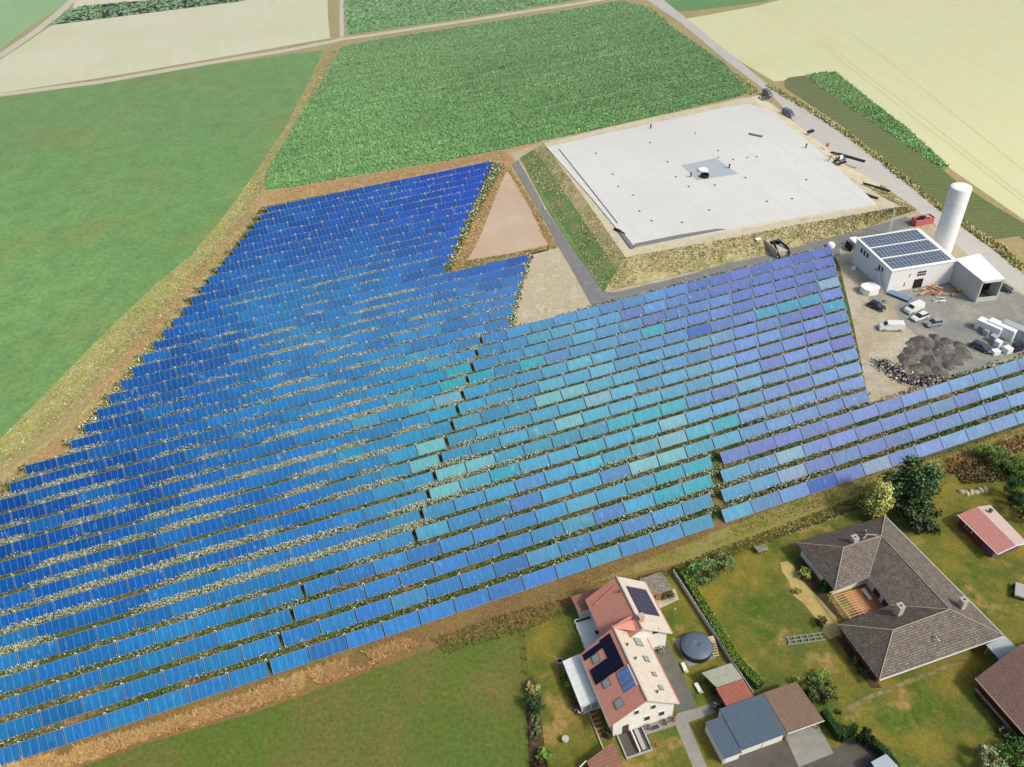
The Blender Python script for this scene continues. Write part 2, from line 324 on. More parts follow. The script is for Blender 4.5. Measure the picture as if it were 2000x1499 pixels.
# site shoulder around the storage basin, gravel yard
sheet('site_ground', [(1000, 300), (1060, 276), (1300, 226), (1440, 192), (1480, 186), (1515, 205), (1570, 262), (1640, 318), (1700, 352), (1789, 411), (1892, 502), (1900, 560), (1700, 560), (1640, 470), (1180, 590), (1140, 600)], L1+.01, 'site_soil')
sheet('yard_ground', [(1622, 484), (1700, 440), (1789, 411), (1892, 500), (2010, 583), (2200, 720), (2300, 760), (2000, 700), (1850, 740), (1770, 775), (1700, 786), (1694, 770), (1668, 640), (1640, 520)], L3, 'site_soil')
sheet('gravel_yard', [(1690, 560), (1740, 545), (1870, 545), (1960, 560), (2010, 583), (2200, 700), (2000, 690), (1860, 738), (1800, 700), (1790, 655), (1760, 630), (1745, 598), (1700, 590)], L4, 'gravel')
sheet('asphalt_road', [(1157, 597), (1179, 571), (1200, 572), (1308, 547), (1420, 516), (1500, 499), (1613, 468), (1672, 452), (1768, 424), (1800, 440), (1700, 462), (1640, 478), (1640, 500), (1400, 560), (1200, 606), (1156, 618)], L4+.004, 'asphalt')
sheet('asphalt_path', [(1000, 322), (1012, 313), (1040, 362), (1067, 412), (1120, 490), (1179, 571), (1185, 590), (1156, 600), (1120, 534), (1092, 486), (1046, 400)], L4, 'asphalt')
sheet('sand_patch', [(1034, 497), (1060, 490), (1092, 486), (1120, 534), (1157, 602), (1080, 622), (1010, 640), (990, 645), (996, 610), (1016, 570), (1030, 520)], L3, 'sand')
# verges beside the collector field
sheet('verge_brown', [(510, 372), (560, 366), (700, 341), (850, 316), (985, 292), (1060, 276), (1000, 320), (975, 330), (900, 340), (700, 380), (540, 408), (500, 440), (450, 500), (330, 660), (200, 800), (120, 890), (20, 950), (-300, 1250), (-400, 1250), (0, 930), (140, 820), (270, 660), (400, 520), (440, 460)], L1+.006, 'verge_b' if 'verge_b' in MT else 'verge')
ground_mat('verge_b', [(C(168, 138, 98), .06, .4, .65), (C(188, 162, 118), .3, .5, .7), (C(150, 134, 90), .8, .6, .8)], C(178, 150, 108), fine=.18)
bpy.data.objects['verge_brown'].data.materials[0] = MT['verge_b']
sheet('collector_field_ground', [(510, 405), (960, 316), (1000, 330), (880, 535), (1035, 495), (995, 645), (1200, 590), (1640, 482), (1700, 780), (2010, 690), (2250, 640), (2250, 760), (2010, 835), (1850, 890), (1560, 958), (1210, 1100), (800, 1230), (400, 1370), (-300, 1640), (-300, 1050), (0, 960), (140, 880), (300, 680), (430, 520)], L2, 'between_rows')
sheet('mown_strip', [(-300, 1600), (0, 1470), (400, 1360), (800, 1222), (1210, 1090), (1560, 955), (1850, 885), (2050, 815), (2200, 800), (2200, 860), (2000, 900), (1860, 940), (1700, 975), (1560, 1020), (1400, 1095), (1290, 1140), (1100, 1210), (1000, 1240), (860, 1275), (640, 1350), (500, 1400), (300, 1455), (100, 1520), (-300, 1700)], L3+.004, 'strip_grass')
sheet('meadow', [(50, 1540), (290, 1452), (500, 1392), (640, 1342), (860, 1262), (1000, 1228), (1024, 1225), (1034, 1340), (1040, 1620), (0, 1650)], L4, 'meadow')
sheet('lawn', [(1024, 1222), (1120, 1180), (1310, 1112), (1400, 1075), (1560, 1040), (1700, 985), (1760, 975), (1840, 925), (1990, 880), (2300, 820), (2500, 1700), (1040, 1700), (1036, 1400)], L4+.006, 'lawn')
# paths, patios, yards of the houses
sheet('garden_path', [(1322, 1394), (1362, 1384), (1424, 1360), (1434, 1380), (1344, 1412), (1392, 1525), (1366, 1532), (1318, 1414)], L5+.004, 'paving')
sheet('side_path', [(1270, 1263), (1305, 1256), (1330, 1310), (1363, 1382), (1324, 1392), (1300, 1330)], L5, 'path_grey')
sheet('driveway', [(1418, 1480), (1440, 1455), (1530, 1440), (1560, 1420), (1585, 1470), (1640, 1460), (1672, 1440), (1740, 1460), (1760, 1530), (1400, 1540)], L5, 'yard')
sheet('concrete_pad', [(1530, 1432), (1592, 1408), (1628, 1472), (1560, 1500)], L5+.02, 'paving')
sheet('sand_bed', [(1524, 1100), (1537, 1097), (1548, 1105), (1560, 1130), (1580, 1150), (1610, 1180), (1632, 1205), (1642, 1240), (1620, 1250), (1605, 1235), (1610, 1218), (1590, 1205), (1570, 1180), (1550, 1165), (1540, 1135), (1528, 1118)], L5, 'sand_yellow')
sheet('planting_bed', [(1548, 1092), (1566, 1090), (1640, 1200), (1650, 1215), (1632, 1205), (1580, 1148), (1560, 1128)], L5+.01, 'soil_dark')
sheet('planting_bed', [(1025, 1330), (1040, 1322), (1052, 1345), (1055, 1390), (1060, 1430), (1070, 1500), (1035, 1510)], L5+.01, 'soil_dark')
sheet('planting_bed', [(1634, 1250), (1650, 1245), (1722, 1345), (1700, 1345)], L5+.01, 'soil_dark')
sheet('planting_bed', [(1902, 1360), (1912, 1350), (1995, 1440), (1990, 1460)], L5+.01, 'soil_dark')
sheet('stepping_strip', strip_poly([(1655, 1386), (1700, 1362), (1760, 1338), (1850, 1302), (1890, 1286)], .7), L5+.012, 'worn_soil', px=False)
sheet('stepping_strip', strip_poly([(1655, 1386), (1664, 1400), (1668, 1420)], .5), L5+.013, 'worn_soil', px=False)
sheet('slab_base', [(1313, 1249), (1350, 1243), (1398, 1286), (1345, 1304)], L5+.02, 'paving')
sheet('shed_slab', [(1278, 1175), (1318, 1150), (1326, 1172), (1288, 1190)], L5+.02, 'sand')
# basin bank (a raised earth wall) as terrain
BZ = 3.0
top = [(1062, 280, BZ), (1180, 251, BZ), (1300, 224, BZ), (1466, 190, BZ), (1560, 268, 2.2), (1640, 332, 2.), (1700, 372, 2.2), (1760, 404, BZ), (1600, 432, BZ), (1400, 470, BZ), (1222, 503, BZ), (1140, 385, BZ)]
bot = [(1016, 309), (1170, 258), (1296, 226), (1484, 186), (1580, 262), (1660, 326), (1722, 362), (1790, 410), (1672, 452), (1430, 513), (1180, 570), (1080, 410)]
Tp = [G(*q) for q in top]; Bp = [G(q[0], q[1], .12) for q in bot]; n = len(Tp)
def seg(A, B, t): return tuple(A[i]*(1-t)+B[i]*t for i in range(3))
mb = MB(); nn = n*8; ring = []
for lev in range(6):
    t = lev/5.; rg = []
    for i in range(n):
        for s in range(8):
            a = seg(seg(Tp[i], Tp[(i+1) % n], s/8), seg(Bp[i], Bp[(i+1) % n], s/8), t)
            j = (random.random()-.5)*.12*(0 < lev < 5); rg.append((a[0]+j, a[1]+j, a[2]+j*.6))
    ring.append(rg)
vs = [p for rg in ring for p in rg]; fs = []
for lev in range(5):
    for i in range(nn):
        sg_ = i//8; mb.mi.append(1 if 2 <= sg_ <= 5 else 2 if (sg_ in (10, 11) and lev >= 2) else 0); fs.append((lev*nn+(i+1) % nn, lev*nn+i, (lev+1)*nn+i, (lev+1)*nn+(i+1) % nn))
fs.append(tuple(range(nn)))
mb.v = vs; mb.f = fs; mb.mi.append(1)
o = mb.build('basin_bank', ['bank', 'shoulder', 'bank_green'], smooth=False); o['kind'] = 'structure'
sheet('bank_foot_grass', [(1016, 310), (1024, 306), (1100, 400), (1150, 470), (1196, 520), (1215, 560), (1180, 571), (1120, 488), (1070, 412)], .14, 'bank_green')
o = bpy.data.objects['bank_foot_grass']
for i, v in enumerate(o.data.vertices): pass
ground_mat('verge_green', [(C(176, 170, 112), .12, .42, .65), (C(200, 194, 150), .35, .56, .74), (C(132, 146, 78), .2, .5, .7)], C(156, 160, 92), fine=.28)
sheet('verge_green', [(634, 98), (648, 98), (628, 140), (580, 235), (530, 320), (478, 400), (420, 480), (350, 560), (240, 670), (140, 775), (0, 905), (-60, 960), (-60, 910), (0, 858), (110, 748), (200, 655), (300, 560), (372, 500), (440, 420), (500, 335), (560, 245), (618, 130)], L2+.008, 'verge_green')
sheet('farm_track', strip_poly([(500, 408), (400, 545), (270, 700), (150, 820), (0, 938)], 1.2), L2+.012, 'verge_green', px=False)
ground_mat('olive_grass', [(C(150, 138, 82), .15, .42, .62), (C(120, 122, 58), .4, .5, .75)], C(134, 132, 66), fine=.3, finescale=2)
sheet('grass_strip', [(1150, 1140), (1430, 1026), (1560, 975), (1700, 930), (1850, 890), (2050, 815), (2200, 800), (2200, 850), (2000, 885), (1860, 935), (1700, 980), (1560, 1030), (1400, 1085)], L3+.012, 'olive_grass')
# maize stands, grass and flowers ------------------------------------------------ (uncountable: stuff)
MG = [C(132, 182, 116), C(144, 194, 124), C(118, 170, 104), C(160, 202, 132)]  # maize greens lightened, part of the haze is in the palette
def maize(P, name, dens, h=.55, wd=.45, pal=MG, ang=.32, per=.9, blades=3):
    W = [p[:2] for p in PX(P)]; Q = pts_in(W, dens, 160000)
    a = np.array([math.cos(ang), math.sin(ang)]); nrm = np.array([-a[1], a[0]])
    d = Q[:, :2]@nrm; s = Q[:, :2]@a; d = np.round(d/per)*per+rng.normal(0, .08, len(d)); Q[:, :2] = s[:, None]*a+d[:, None]*nrm
    tl = np.abs((d+4) % 21-10.5) < .55; keep = (vnoise(Q[:, 0], Q[:, 1], 9, 3) < .95) & ~tl; rw = np.round(d/per/3); sh = (.86+.2*vnoise(Q[:, 0], Q[:, 1], 25, 5)+.2*(np.sin(rw*12.9)*43758.5 % 1))[keep]; Q = Q[keep]
    Q[:, 2] = .05; o = tufts(name, Q, h, wd, blades, pal, shade=sh, lean=.55, bright=.1, lo=.86, hi=1.15); o['kind'] = 'stuff'; return o
maize(MZC, 'maize_crop', 4.5); maize(MZE, 'maize_crop', 4.5, h=.6, pal=[C(152, 200, 122), C(138, 188, 112), C(168, 208, 134)])
maize(MZB, 'maize_crop', .45, wd=1.4, pal=[C(146, 194, 134), C(130, 178, 120)]); maize(MZA, 'maize_crop', .4, wd=1.5, pal=[C(144, 188, 132), C(128, 174, 120)])  # farthest stands: haze mixed into the leaf colours
def grass(name, P, dens, h, wd, pal, blades=3, lean=.5, px=True, z=0, weights=None, clump=None, cap=260000):
    W = [p[:2] for p in (PX(P) if px else P)]; Q = pts_in(W, dens, cap); Q[:, 2] = z
    if clump: Q = Q[vnoise(Q[:, 0], Q[:, 1], clump[0], clump[2] if len(clump) > 2 else 1) > clump[1]]
    sh = .88+.24*vnoise(Q[:, 0], Q[:, 1], 6, 9); o = tufts(name, Q, h, wd, blades, pal, weights, lean, shade=sh); o['kind'] = 'stuff'; return o
GOLD = [C(184, 150, 98), C(172, 138, 90), C(194, 162, 110), C(158, 124, 80), C(160, 140, 88)]
grass('tall_dry_grass', [(-20, 1510), (0, 1502), (300, 1420), (500, 1350), (640, 1300), (790, 1250), (815, 1262), (760, 1288), (640, 1335), (500, 1382), (300, 1442), (110, 1510)], 60, .7, .16, [C(206, 168, 112), C(190, 152, 100), C(218, 184, 128), C(170, 136, 88)], lean=1.1, clump=(3.5, .3, 6))
grass('olive_tufts', [(1420, 1025), (1560, 970), (1690, 930), (1850, 880), (2010, 815), (2010, 850), (1860, 925), (1690, 960), (1440, 1050)], 12, .25, .22, [C(150, 144, 82), C(136, 138, 68), C(168, 154, 98)])
grass('short_dry_grass', [(0, 1466), (400, 1352), (800, 1218), (1210, 1088), (1400, 1020), (1440, 1040), (1400, 1068), (1210, 1130), (900, 1235), (640, 1300), (300, 1412), (0, 1500)], 16, .18, .22, [C(156, 130, 82), C(146, 124, 76), C(134, 122, 68), C(172, 142, 92), C(176, 128, 84)], clump=(5, .3))
grass('rough_grass', [(840, 1250), (1000, 1195), (1140, 1160), (1300, 1112), (1410, 1070), (1560, 1015), (1690, 965), (1690, 990), (1540, 1045), (1400, 1100), (1320, 1120), (1130, 1190), (1020, 1235), (870, 1280)], 22, .3, .25, [C(130, 122, 68), C(112, 112, 58), C(154, 134, 84), C(96, 104, 52)])
grass('rough_grass', [(1850, 900), (2010, 850), (2010, 870), (1950, 900), (1880, 925), (1850, 925)], 22, .8, .4, GOLD, lean=.8)
grass('verge_grass', [(636, 100), (660, 98), (636, 150), (590, 222), (548, 290), (518, 370), (480, 450), (420, 520), (300, 640), (140, 800), (0, 920), (0, 860), (110, 750), (300, 562), (372, 500), (440, 420), (500, 335), (560, 245), (618, 130)], 7, .25, .35, [C(168, 164, 104), C(178, 170, 118), C(150, 154, 92), C(196, 190, 146), C(224, 220, 196)], weights=[.32, .28, .24, .12, .04])
grass('dry_verge_grass', [(500, 400), (440, 460), (270, 660), (140, 820), (0, 940), (0, 975), (130, 890), (300, 700), (420, 530), (500, 430)], 7, .22, .3, [C(180, 154, 112), C(168, 148, 102), C(192, 168, 124)])
grass('dry_verge_grass', [(520, 376), (700, 345), (850, 320), (985, 294), (1000, 315), (960, 316), (850, 336), (700, 366), (520, 404)], 7, .22, .3, [C(186, 158, 114), C(172, 150, 102), C(196, 172, 128)])
grass('roadside_grass', [(1494, 168), (1510, 168), (1600, 222), (1660, 262), (1720, 308), (1838, 404), (1900, 445), (1960, 480), (2000, 520), (1990, 530), (1944, 490), (1837, 412), (1720, 320), (1640, 258), (1587, 224)], 3, .7, .7, [C(206, 196, 140), C(188, 182, 124), C(160, 166, 100)])
grass('roadside_grass', [(1405, 130), (1424, 135), (1486, 178), (1462, 186), (1440, 160), (1330, 70), (1262, 16), (1270, 14)], 2, .6, .7, [C(176, 186, 112), C(196, 194, 130), C(150, 176, 98)])
# bank tufts follow the slope
Q = []
for i in (0, 7, 8, 9, 10, 11, 6):
    m = 1900 if i in (8, 9, 7) else 1100
    for _ in range(m):
        s, t = random.random(), random.random(); q = seg(seg(Tp[i], Tp[(i+1) % n], s), seg(Bp[i], Bp[(i+1) % n], s), t); Q.append(q)
Q = np.array(Q); Q = Q[vnoise(Q[:, 0], Q[:, 1], 5, 2) > .25]
o = tufts('bank_grass', Q, .22, .4, 3, [C(196, 182, 138), C(176, 168, 116), C(208, 198, 158), C(150, 156, 96)], lean=.9); o['kind'] = 'stuff'
# muddy pond with its reed rim
kp = N('pond_water'); c = kp.mix(kp.ramp(kp.noise(kp.pos(), .05, 4), .35, .7), C(190, 164, 134), C(202, 184, 160)); kp.color(c)
kp.b.inputs['Roughness'].default_value = .25; kp.b.inputs['Specular IOR Level'].default_value = .5; kp.bump(kp.noise(kp.pos(), 1.5, 3), .15, .03); MT['pond_water'] = kp.m
sheet('pond_rim', [(984, 322), (998, 330), (1040, 398), (1088, 482), (1070, 490), (985, 512), (890, 532), (884, 524), (930, 430), (960, 370)], L3, 'verge_b')
sheet('pond_water', [(990, 336), (1000, 345), (1013, 369), (1037, 409), (1056, 450), (1071, 479), (1040, 486), (995, 496), (940, 506), (912, 509), (930, 480), (950, 432), (968, 385), (978, 360)], L4, 'pond_water')
grass('pond_reeds', [(984, 318), (990, 334), (978, 360), (968, 385), (950, 432), (930, 480), (912, 509), (886, 530), (880, 520), (920, 440), (950, 380)], 10, .4, .3, [C(206, 180, 130), C(190, 162, 114), C(176, 154, 104)], lean=.9)
grass('pond_reeds', [(985, 322), (996, 330), (1040, 396), (1088, 480), (1075, 488), (1056, 452), (1037, 410), (1013, 370)], 9, .4, .3, [C(196, 174, 124), C(172, 160, 104), C(184, 152, 110)], lean=.9)
grass('pond_reeds', [(890, 528), (912, 510), (995, 497), (1075, 481), (1090, 484), (1000, 503), (900, 530)], 9, .4, .3, [C(166, 160, 98), C(172, 152, 98), C(120, 130, 64)], lean=.6)
# white flowers and weeds between the collector rows, around the field corners
# ================================================================ THE COLLECTOR FIELD
aR = np.array([math.cos(AZ), math.sin(AZ)]); nR = np.array([-aR[1], aR[0]])
D0, PITCHR, ZT, TILT, SL, LC, CW = 83.05, 4.3, 1.86, R_(40), 2.42, 6.08, 5.94
def W3(s, d, z): p = aR*s+nR*d; return (p[0], p[1], z)
def spans(r):
    """(start, end, block name) of every run of collectors in row r (0 = nearest)"""
    if r >= 24: return [(.64-2.465*(37-r), 73.4-2.46*(37-r), 'U')]
    if r >= 17: return [(.64-2.465*(37-r), 63.73-2.46*(23-r), 'U')]
    if r >= 4:
        g = 40.59-2.48*(16-r); a = g-.6-LC*(15 if r == 16 else 16 if r >= 14 else 17)
        if r <= 10: a -= LC*2
        return [(a, g-.6, 'WL'), (g, 138.1+2.42*(r-16), 'WR')]
    g = -17.65+2.45*r; k = 61.9+2.48*r
    return [(g-.5-LC*12, g-.5, 'NL'), (g, k, 'NR'), (k+2.1, k+2.1+LC*14, 'GR')]
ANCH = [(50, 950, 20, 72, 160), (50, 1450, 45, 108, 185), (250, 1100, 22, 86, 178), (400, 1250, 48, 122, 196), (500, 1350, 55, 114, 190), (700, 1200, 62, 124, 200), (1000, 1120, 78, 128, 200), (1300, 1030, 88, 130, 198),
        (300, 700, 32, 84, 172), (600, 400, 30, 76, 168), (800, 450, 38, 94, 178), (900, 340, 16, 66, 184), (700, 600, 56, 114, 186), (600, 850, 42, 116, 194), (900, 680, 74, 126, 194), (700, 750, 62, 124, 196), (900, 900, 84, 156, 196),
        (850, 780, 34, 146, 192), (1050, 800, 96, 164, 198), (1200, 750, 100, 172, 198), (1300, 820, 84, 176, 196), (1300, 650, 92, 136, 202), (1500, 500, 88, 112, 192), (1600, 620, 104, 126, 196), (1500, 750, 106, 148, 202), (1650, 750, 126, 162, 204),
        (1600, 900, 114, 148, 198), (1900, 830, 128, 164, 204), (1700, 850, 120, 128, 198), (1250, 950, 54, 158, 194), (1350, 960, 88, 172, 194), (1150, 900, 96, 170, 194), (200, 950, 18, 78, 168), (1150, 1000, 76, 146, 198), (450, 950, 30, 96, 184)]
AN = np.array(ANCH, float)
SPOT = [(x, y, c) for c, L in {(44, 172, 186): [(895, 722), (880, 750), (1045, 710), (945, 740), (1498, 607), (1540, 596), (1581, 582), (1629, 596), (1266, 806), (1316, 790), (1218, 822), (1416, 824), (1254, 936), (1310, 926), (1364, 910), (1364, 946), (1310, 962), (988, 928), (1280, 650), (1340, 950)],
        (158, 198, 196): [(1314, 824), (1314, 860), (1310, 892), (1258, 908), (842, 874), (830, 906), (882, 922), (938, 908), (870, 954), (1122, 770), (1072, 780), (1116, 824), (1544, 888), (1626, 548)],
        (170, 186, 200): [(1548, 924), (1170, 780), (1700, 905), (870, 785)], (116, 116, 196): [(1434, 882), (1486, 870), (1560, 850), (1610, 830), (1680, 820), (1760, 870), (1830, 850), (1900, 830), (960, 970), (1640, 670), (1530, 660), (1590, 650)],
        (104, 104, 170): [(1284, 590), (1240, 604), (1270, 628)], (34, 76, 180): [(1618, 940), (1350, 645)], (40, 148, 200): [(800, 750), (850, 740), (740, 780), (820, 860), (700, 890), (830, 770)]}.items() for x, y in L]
def tone(px, py, r, i):  # view-dependent sheen of the panes put into one colour each
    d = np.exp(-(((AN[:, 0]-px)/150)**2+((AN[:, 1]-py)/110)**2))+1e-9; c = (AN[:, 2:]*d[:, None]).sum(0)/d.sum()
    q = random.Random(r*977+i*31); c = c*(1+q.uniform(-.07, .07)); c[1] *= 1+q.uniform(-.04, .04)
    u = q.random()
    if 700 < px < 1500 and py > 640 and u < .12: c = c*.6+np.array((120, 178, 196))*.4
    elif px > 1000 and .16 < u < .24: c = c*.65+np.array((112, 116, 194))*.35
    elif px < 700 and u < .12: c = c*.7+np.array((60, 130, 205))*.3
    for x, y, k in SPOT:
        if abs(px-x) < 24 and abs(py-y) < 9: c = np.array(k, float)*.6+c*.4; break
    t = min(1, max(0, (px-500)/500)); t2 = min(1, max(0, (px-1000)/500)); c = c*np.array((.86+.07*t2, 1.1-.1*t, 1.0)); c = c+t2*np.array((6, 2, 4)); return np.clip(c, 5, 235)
def tone_word(c):
    r, g, b = c
    if r > 145 and g > 180: return 'pale mint'
    if r > 150: return 'pale grey'
    if g > 150 and b-g < 30: return 'teal'
    if g > 140 and r < 70: return 'cyan'
    if r > 100 and g < 135: return 'violet blue'
    if r > 90: return 'light blue'
    if r < 35: return 'deep blue'
    return 'mid blue'
def glass(name, stuff):
    k = N(name)
    if stuff:
        a = k.n('ShaderNodeAttribute', attribute_name='Col'); col = a.outputs['Color']; rnd = a.outputs['Alpha']
    else:
        a = k.n('ShaderNodeObjectInfo'); col = a.outputs['Color']; rnd = a.outputs['Random']
    uv = k.n('ShaderNodeUVMap', uv_map='pane').outputs[0]
    cmb = k.n('ShaderNodeCombineXYZ'); mm = k.n('ShaderNodeMath', operation='MULTIPLY'); k.l(rnd, mm.inputs[0]); mm.inputs[1].default_value = 97.; k.l(mm.outputs[0], cmb.inputs[2])
    ad = k.n('ShaderNodeVectorMath', operation='ADD'); k.l(uv, ad.inputs[0]); k.l(cmb.outputs[0], ad.inputs[1])
    mp = k.n('ShaderNodeMapping'); mp.inputs['Scale'].default_value = (1.6, .35, 1); k.l(ad.outputs[0], mp.inputs[0])
    c = k.mix(1, col, k.ramp(k.noise(mp.outputs[0], 1.6, 4, .7), .25, .75, (.7, .74, .8, 1), (1.34, 1.28, 1.18, 1)), 'MULTIPLY')
    c = k.mix(1, c, k.ramp(k.noise(ad.outputs[0], 4, 3, .8), .3, .7, (.9, .9, .9, 1), (1.1, 1.1, 1.1, 1)), 'MULTIPLY')
    sp = k.n('ShaderNodeSeparateXYZ'); k.l(uv, sp.inputs[0])
    # absorber strip joints: five light lines across the pane
    d = k.n('ShaderNodeMath', operation='DIVIDE'); k.l(sp.outputs[0], d.inputs[0]); d.inputs[1].default_value = 1.19
    f = k.n('ShaderNodeMath', operation='FRACT'); k.l(d.outputs[0], f.inputs[0]); g = k.n('ShaderNodeMath', operation='LESS_THAN'); k.l(f.outputs[0], g.inputs[0]); g.inputs[1].default_value = .05
    xs = k.n('ShaderNodeSeparateXYZ'); k.l(k.n('ShaderNodeNewGeometry').outputs['Position'], xs.inputs[0])
    mr = k.n('ShaderNodeMapRange'); k.l(xs.outputs[0], mr.inputs[0]); mr.inputs[1].default_value = -45; mr.inputs[2].default_value = 5; mr.inputs[3].default_value = .5; mr.inputs[4].default_value = .07
    fm = k.n('ShaderNodeMath', operation='MULTIPLY'); k.l(g.outputs[0], fm.inputs[0]); k.l(mr.outputs[0], fm.inputs[1])
    c = k.mix(fm.outputs[0], c, C(130, 172, 220))
    # condensation: pale patch with drips on some panes
    mq = k.n('ShaderNodeMapping'); mq.inputs['Scale'].default_value = (1, .4, 1); mq.inputs['Location'].default_value = (31, 7, 3); k.l(ad.outputs[0], mq.inputs[0])
    fog = k.ramp(k.noise(mq.outputs[0], .75, 5, .75), .6, .78); hm = k.n('ShaderNodeMapRange'); k.l(sp.outputs[1], hm.inputs[0]); hm.inputs[1].default_value = .2; hm.inputs[2].default_value = 2.0; hm.inputs[3].default_value = 0; hm.inputs[4].default_value = .8
    fo = k.n('ShaderNodeMath', operation='MULTIPLY'); k.l(fog, fo.inputs[0]); k.l(hm.outputs[0], fo.inputs[1]); c = k.mix(fo.outputs[0], c, C(150, 205, 225))
    k.color(c); k.b.inputs['Roughness'].default_value = .42; k.b.inputs['Specular IOR Level'].default_value = .1; MT[name] = k.m
glass('collector_glass', False); glass('collector_glass_far', True)
plain('alu', C(130, 150, 180), .5, .06); plain('hose', C(226, 226, 214), .6, .05); plain('steel', C(150, 152, 150), .5, .08)
ct, st_ = math.cos(TILT), math.sin(TILT)
def lp(u, v, w=0): return (u, -SL*ct+v*ct-w*st_, -SL*st_+v*st_+w*ct)   # origin at the top-left corner; u along row, v up the slope, w outward
def frame_mb():
    m = MB(); t = .11; e = .035
    def bar(u0, u1, v0, v1, w0, w1):
        P = [lp(u, v, w) for w in (w0, w1) for (u, v) in ((u0, v0), (u1, v0), (u1, v1), (u0, v1))]
        m.add(P, [(3, 2, 1, 0), (4, 5, 6, 7), (0, 1, 5, 4), (1, 2, 6, 5), (2, 3, 7, 6), (3, 0, 4, 7)])
    bar(0, CW, 0, e, -t, 0); bar(0, CW, SL-e, SL, -t, 0); bar(0, e, e, SL-e, -t, 0); bar(CW-e, CW, e, SL-e, -t, 0)
    P = [lp(u, v, -t+.01) for (u, v) in ((e, e), (CW-e, e), (CW-e, SL-e), (e, SL-e))]; m.add(P, [(3, 2, 1, 0)]); return m
def pane_mb(): m = MB(); e = .06; m.add([lp(e, e, -.015), lp(CW-e, e, -.015), lp(CW-e, SL-e, -.015), lp(e, SL-e, -.015)], [(0, 1, 2, 3)]); return m
def hose_mb(n=5):
    m = MB(); x = CW+(LC-CW)/2; R = .21; pts = [(x-R*math.cos(t)*.9, .06, -.12+.46*math.sin(t)) for t in [math.pi*i/8 for i in range(9)]]
    pts = [(x-R*.9, .04, -.35)]+pts+[(x+R*.9, .04, -.35)]; m.tube(pts, .062, n); return m
def post_mb():
    m = MB()
    for u in (.9, CW-.9):
        m.box(u-.04, u+.04, -.12, -.04, -ZT, -.1); m.box(u-.04, u+.04, -SL*ct+.05, -SL*ct+.13, -ZT, -SL*st_-.08)
    return m
mF, mP, mH, mS = frame_mb(), pane_mb(), hose_mb(), post_mb()
def uvpane(me):
    l = me.uv_layers.new(name='pane')
    for i, c in enumerate([(0, 0), (CW-.12, 0), (CW-.12, SL-.12), (0, SL-.12)]): l.data[i].uv = c
allc = []
for r in range(38):
    for (s0, s1, blk) in spans(r):
        n = max(1, round((s1-s0)/LC)); st = (s1-s0)/n
        for i in range(n):
            s = s0+i*st; p = W3(s, D0+PITCHR*r, ZT); q = W3(s+CW/2, D0+PITCHR*r-.9, ZT-.8); x, y, k = PR(q)
            if -70 < x < 2200 and y < 1570: allc.append((k if (0 < x < 2000 and y < 1499) else k+60, r, blk, i, n, p, x, y))
allc.sort(key=lambda t: t[0]); near, far = allc[:300], allc[300:]
def ordn(n):
    base = ['', 'first', 'second', 'third', 'fourth', 'fifth', 'sixth', 'seventh', 'eighth', 'ninth', 'tenth', 'eleventh', 'twelfth', 'thirteenth', 'fourteenth', 'fifteenth', 'sixteenth', 'seventeenth', 'eighteenth', 'nineteenth', 'twentieth', 'twenty-first', 'twenty-second']
    return base[n]
proto = None
def name_col(r, blk, i, n, c):
    w = tone_word(c); row = 'in the '+ordn(r+1)+' row from the bottom' if r else 'in the nearest, bottom row'
    if blk == 'NL': return f"{w} collector, {ordn(n-i)} left of the lower walkway, {row}"
    if blk == 'NR': return f"{w} collector, {ordn(i+1)} right of the lower walkway, {row}"
    if blk == 'GR': return f"{w} collector, {ordn(i+1)} right of the wide gap, {row}"
    if blk == 'WL': return f"{w} collector, {ordn(n-i)} left of the middle walkway, {row}"
    if blk == 'WR': return f"{w} collector, {ordn(i+1)} right of the middle walkway, {row}"
    return f"{w} collector, {ordn(i+1)} from the left end, {row}"
for t in near:
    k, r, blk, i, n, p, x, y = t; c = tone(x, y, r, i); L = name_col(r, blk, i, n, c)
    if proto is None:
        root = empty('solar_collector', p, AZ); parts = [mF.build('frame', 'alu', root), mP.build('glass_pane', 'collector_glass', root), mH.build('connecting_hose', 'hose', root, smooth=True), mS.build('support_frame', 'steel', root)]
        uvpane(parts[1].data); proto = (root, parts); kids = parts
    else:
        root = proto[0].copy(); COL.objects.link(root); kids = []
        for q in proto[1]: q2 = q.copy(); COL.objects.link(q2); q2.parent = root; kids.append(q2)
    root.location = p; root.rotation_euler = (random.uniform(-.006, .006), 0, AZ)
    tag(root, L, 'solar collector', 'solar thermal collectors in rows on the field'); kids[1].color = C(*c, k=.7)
# the farther ones, as one mesh
def merge(m, mat_i):
    return np.array(m.v, float), m.f, mat_i
V = []; Fc = []; mi = []; colv = []; base = 0; uvs = []
mh = hose_mb(4); src = [(mF, 0), (mP, 1), (mh, 2)]
rot = np.array([[aR[0], aR[1], 0], [nR[0], nR[1], 0], [0, 0, 1]])
for t in far:
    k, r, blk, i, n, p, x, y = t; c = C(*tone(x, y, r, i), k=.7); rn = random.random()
    for m, k2 in src:
        if m is mh and False: continue
        v = np.array(m.v)@rot+np.array(p); V.append(v); Fc += [tuple(a+base for a in f) for f in m.f]; mi += [k2]*len(m.f)
        colv.append(np.tile((c[0], c[1], c[2], rn), (len(v), 1))); base += len(v)
V = np.concatenate(V); colv = np.concatenate(colv)
me = bpy.data.meshes.new('far_solar_collectors'); me.from_pydata(V.tolist(), [], Fc)
for q in ('alu', 'collector_glass_far', 'hose'): me.materials.append(MT[q])
me.polygons.foreach_set('material_index', mi)
at = me.color_attributes.new('Col', 'FLOAT_COLOR', 'POINT'); at.data.foreach_set('color', colv.astype('f').ravel())
ul = me.uv_layers.new(name='pane'); U = np.zeros((len(me.loops), 2), 'f')
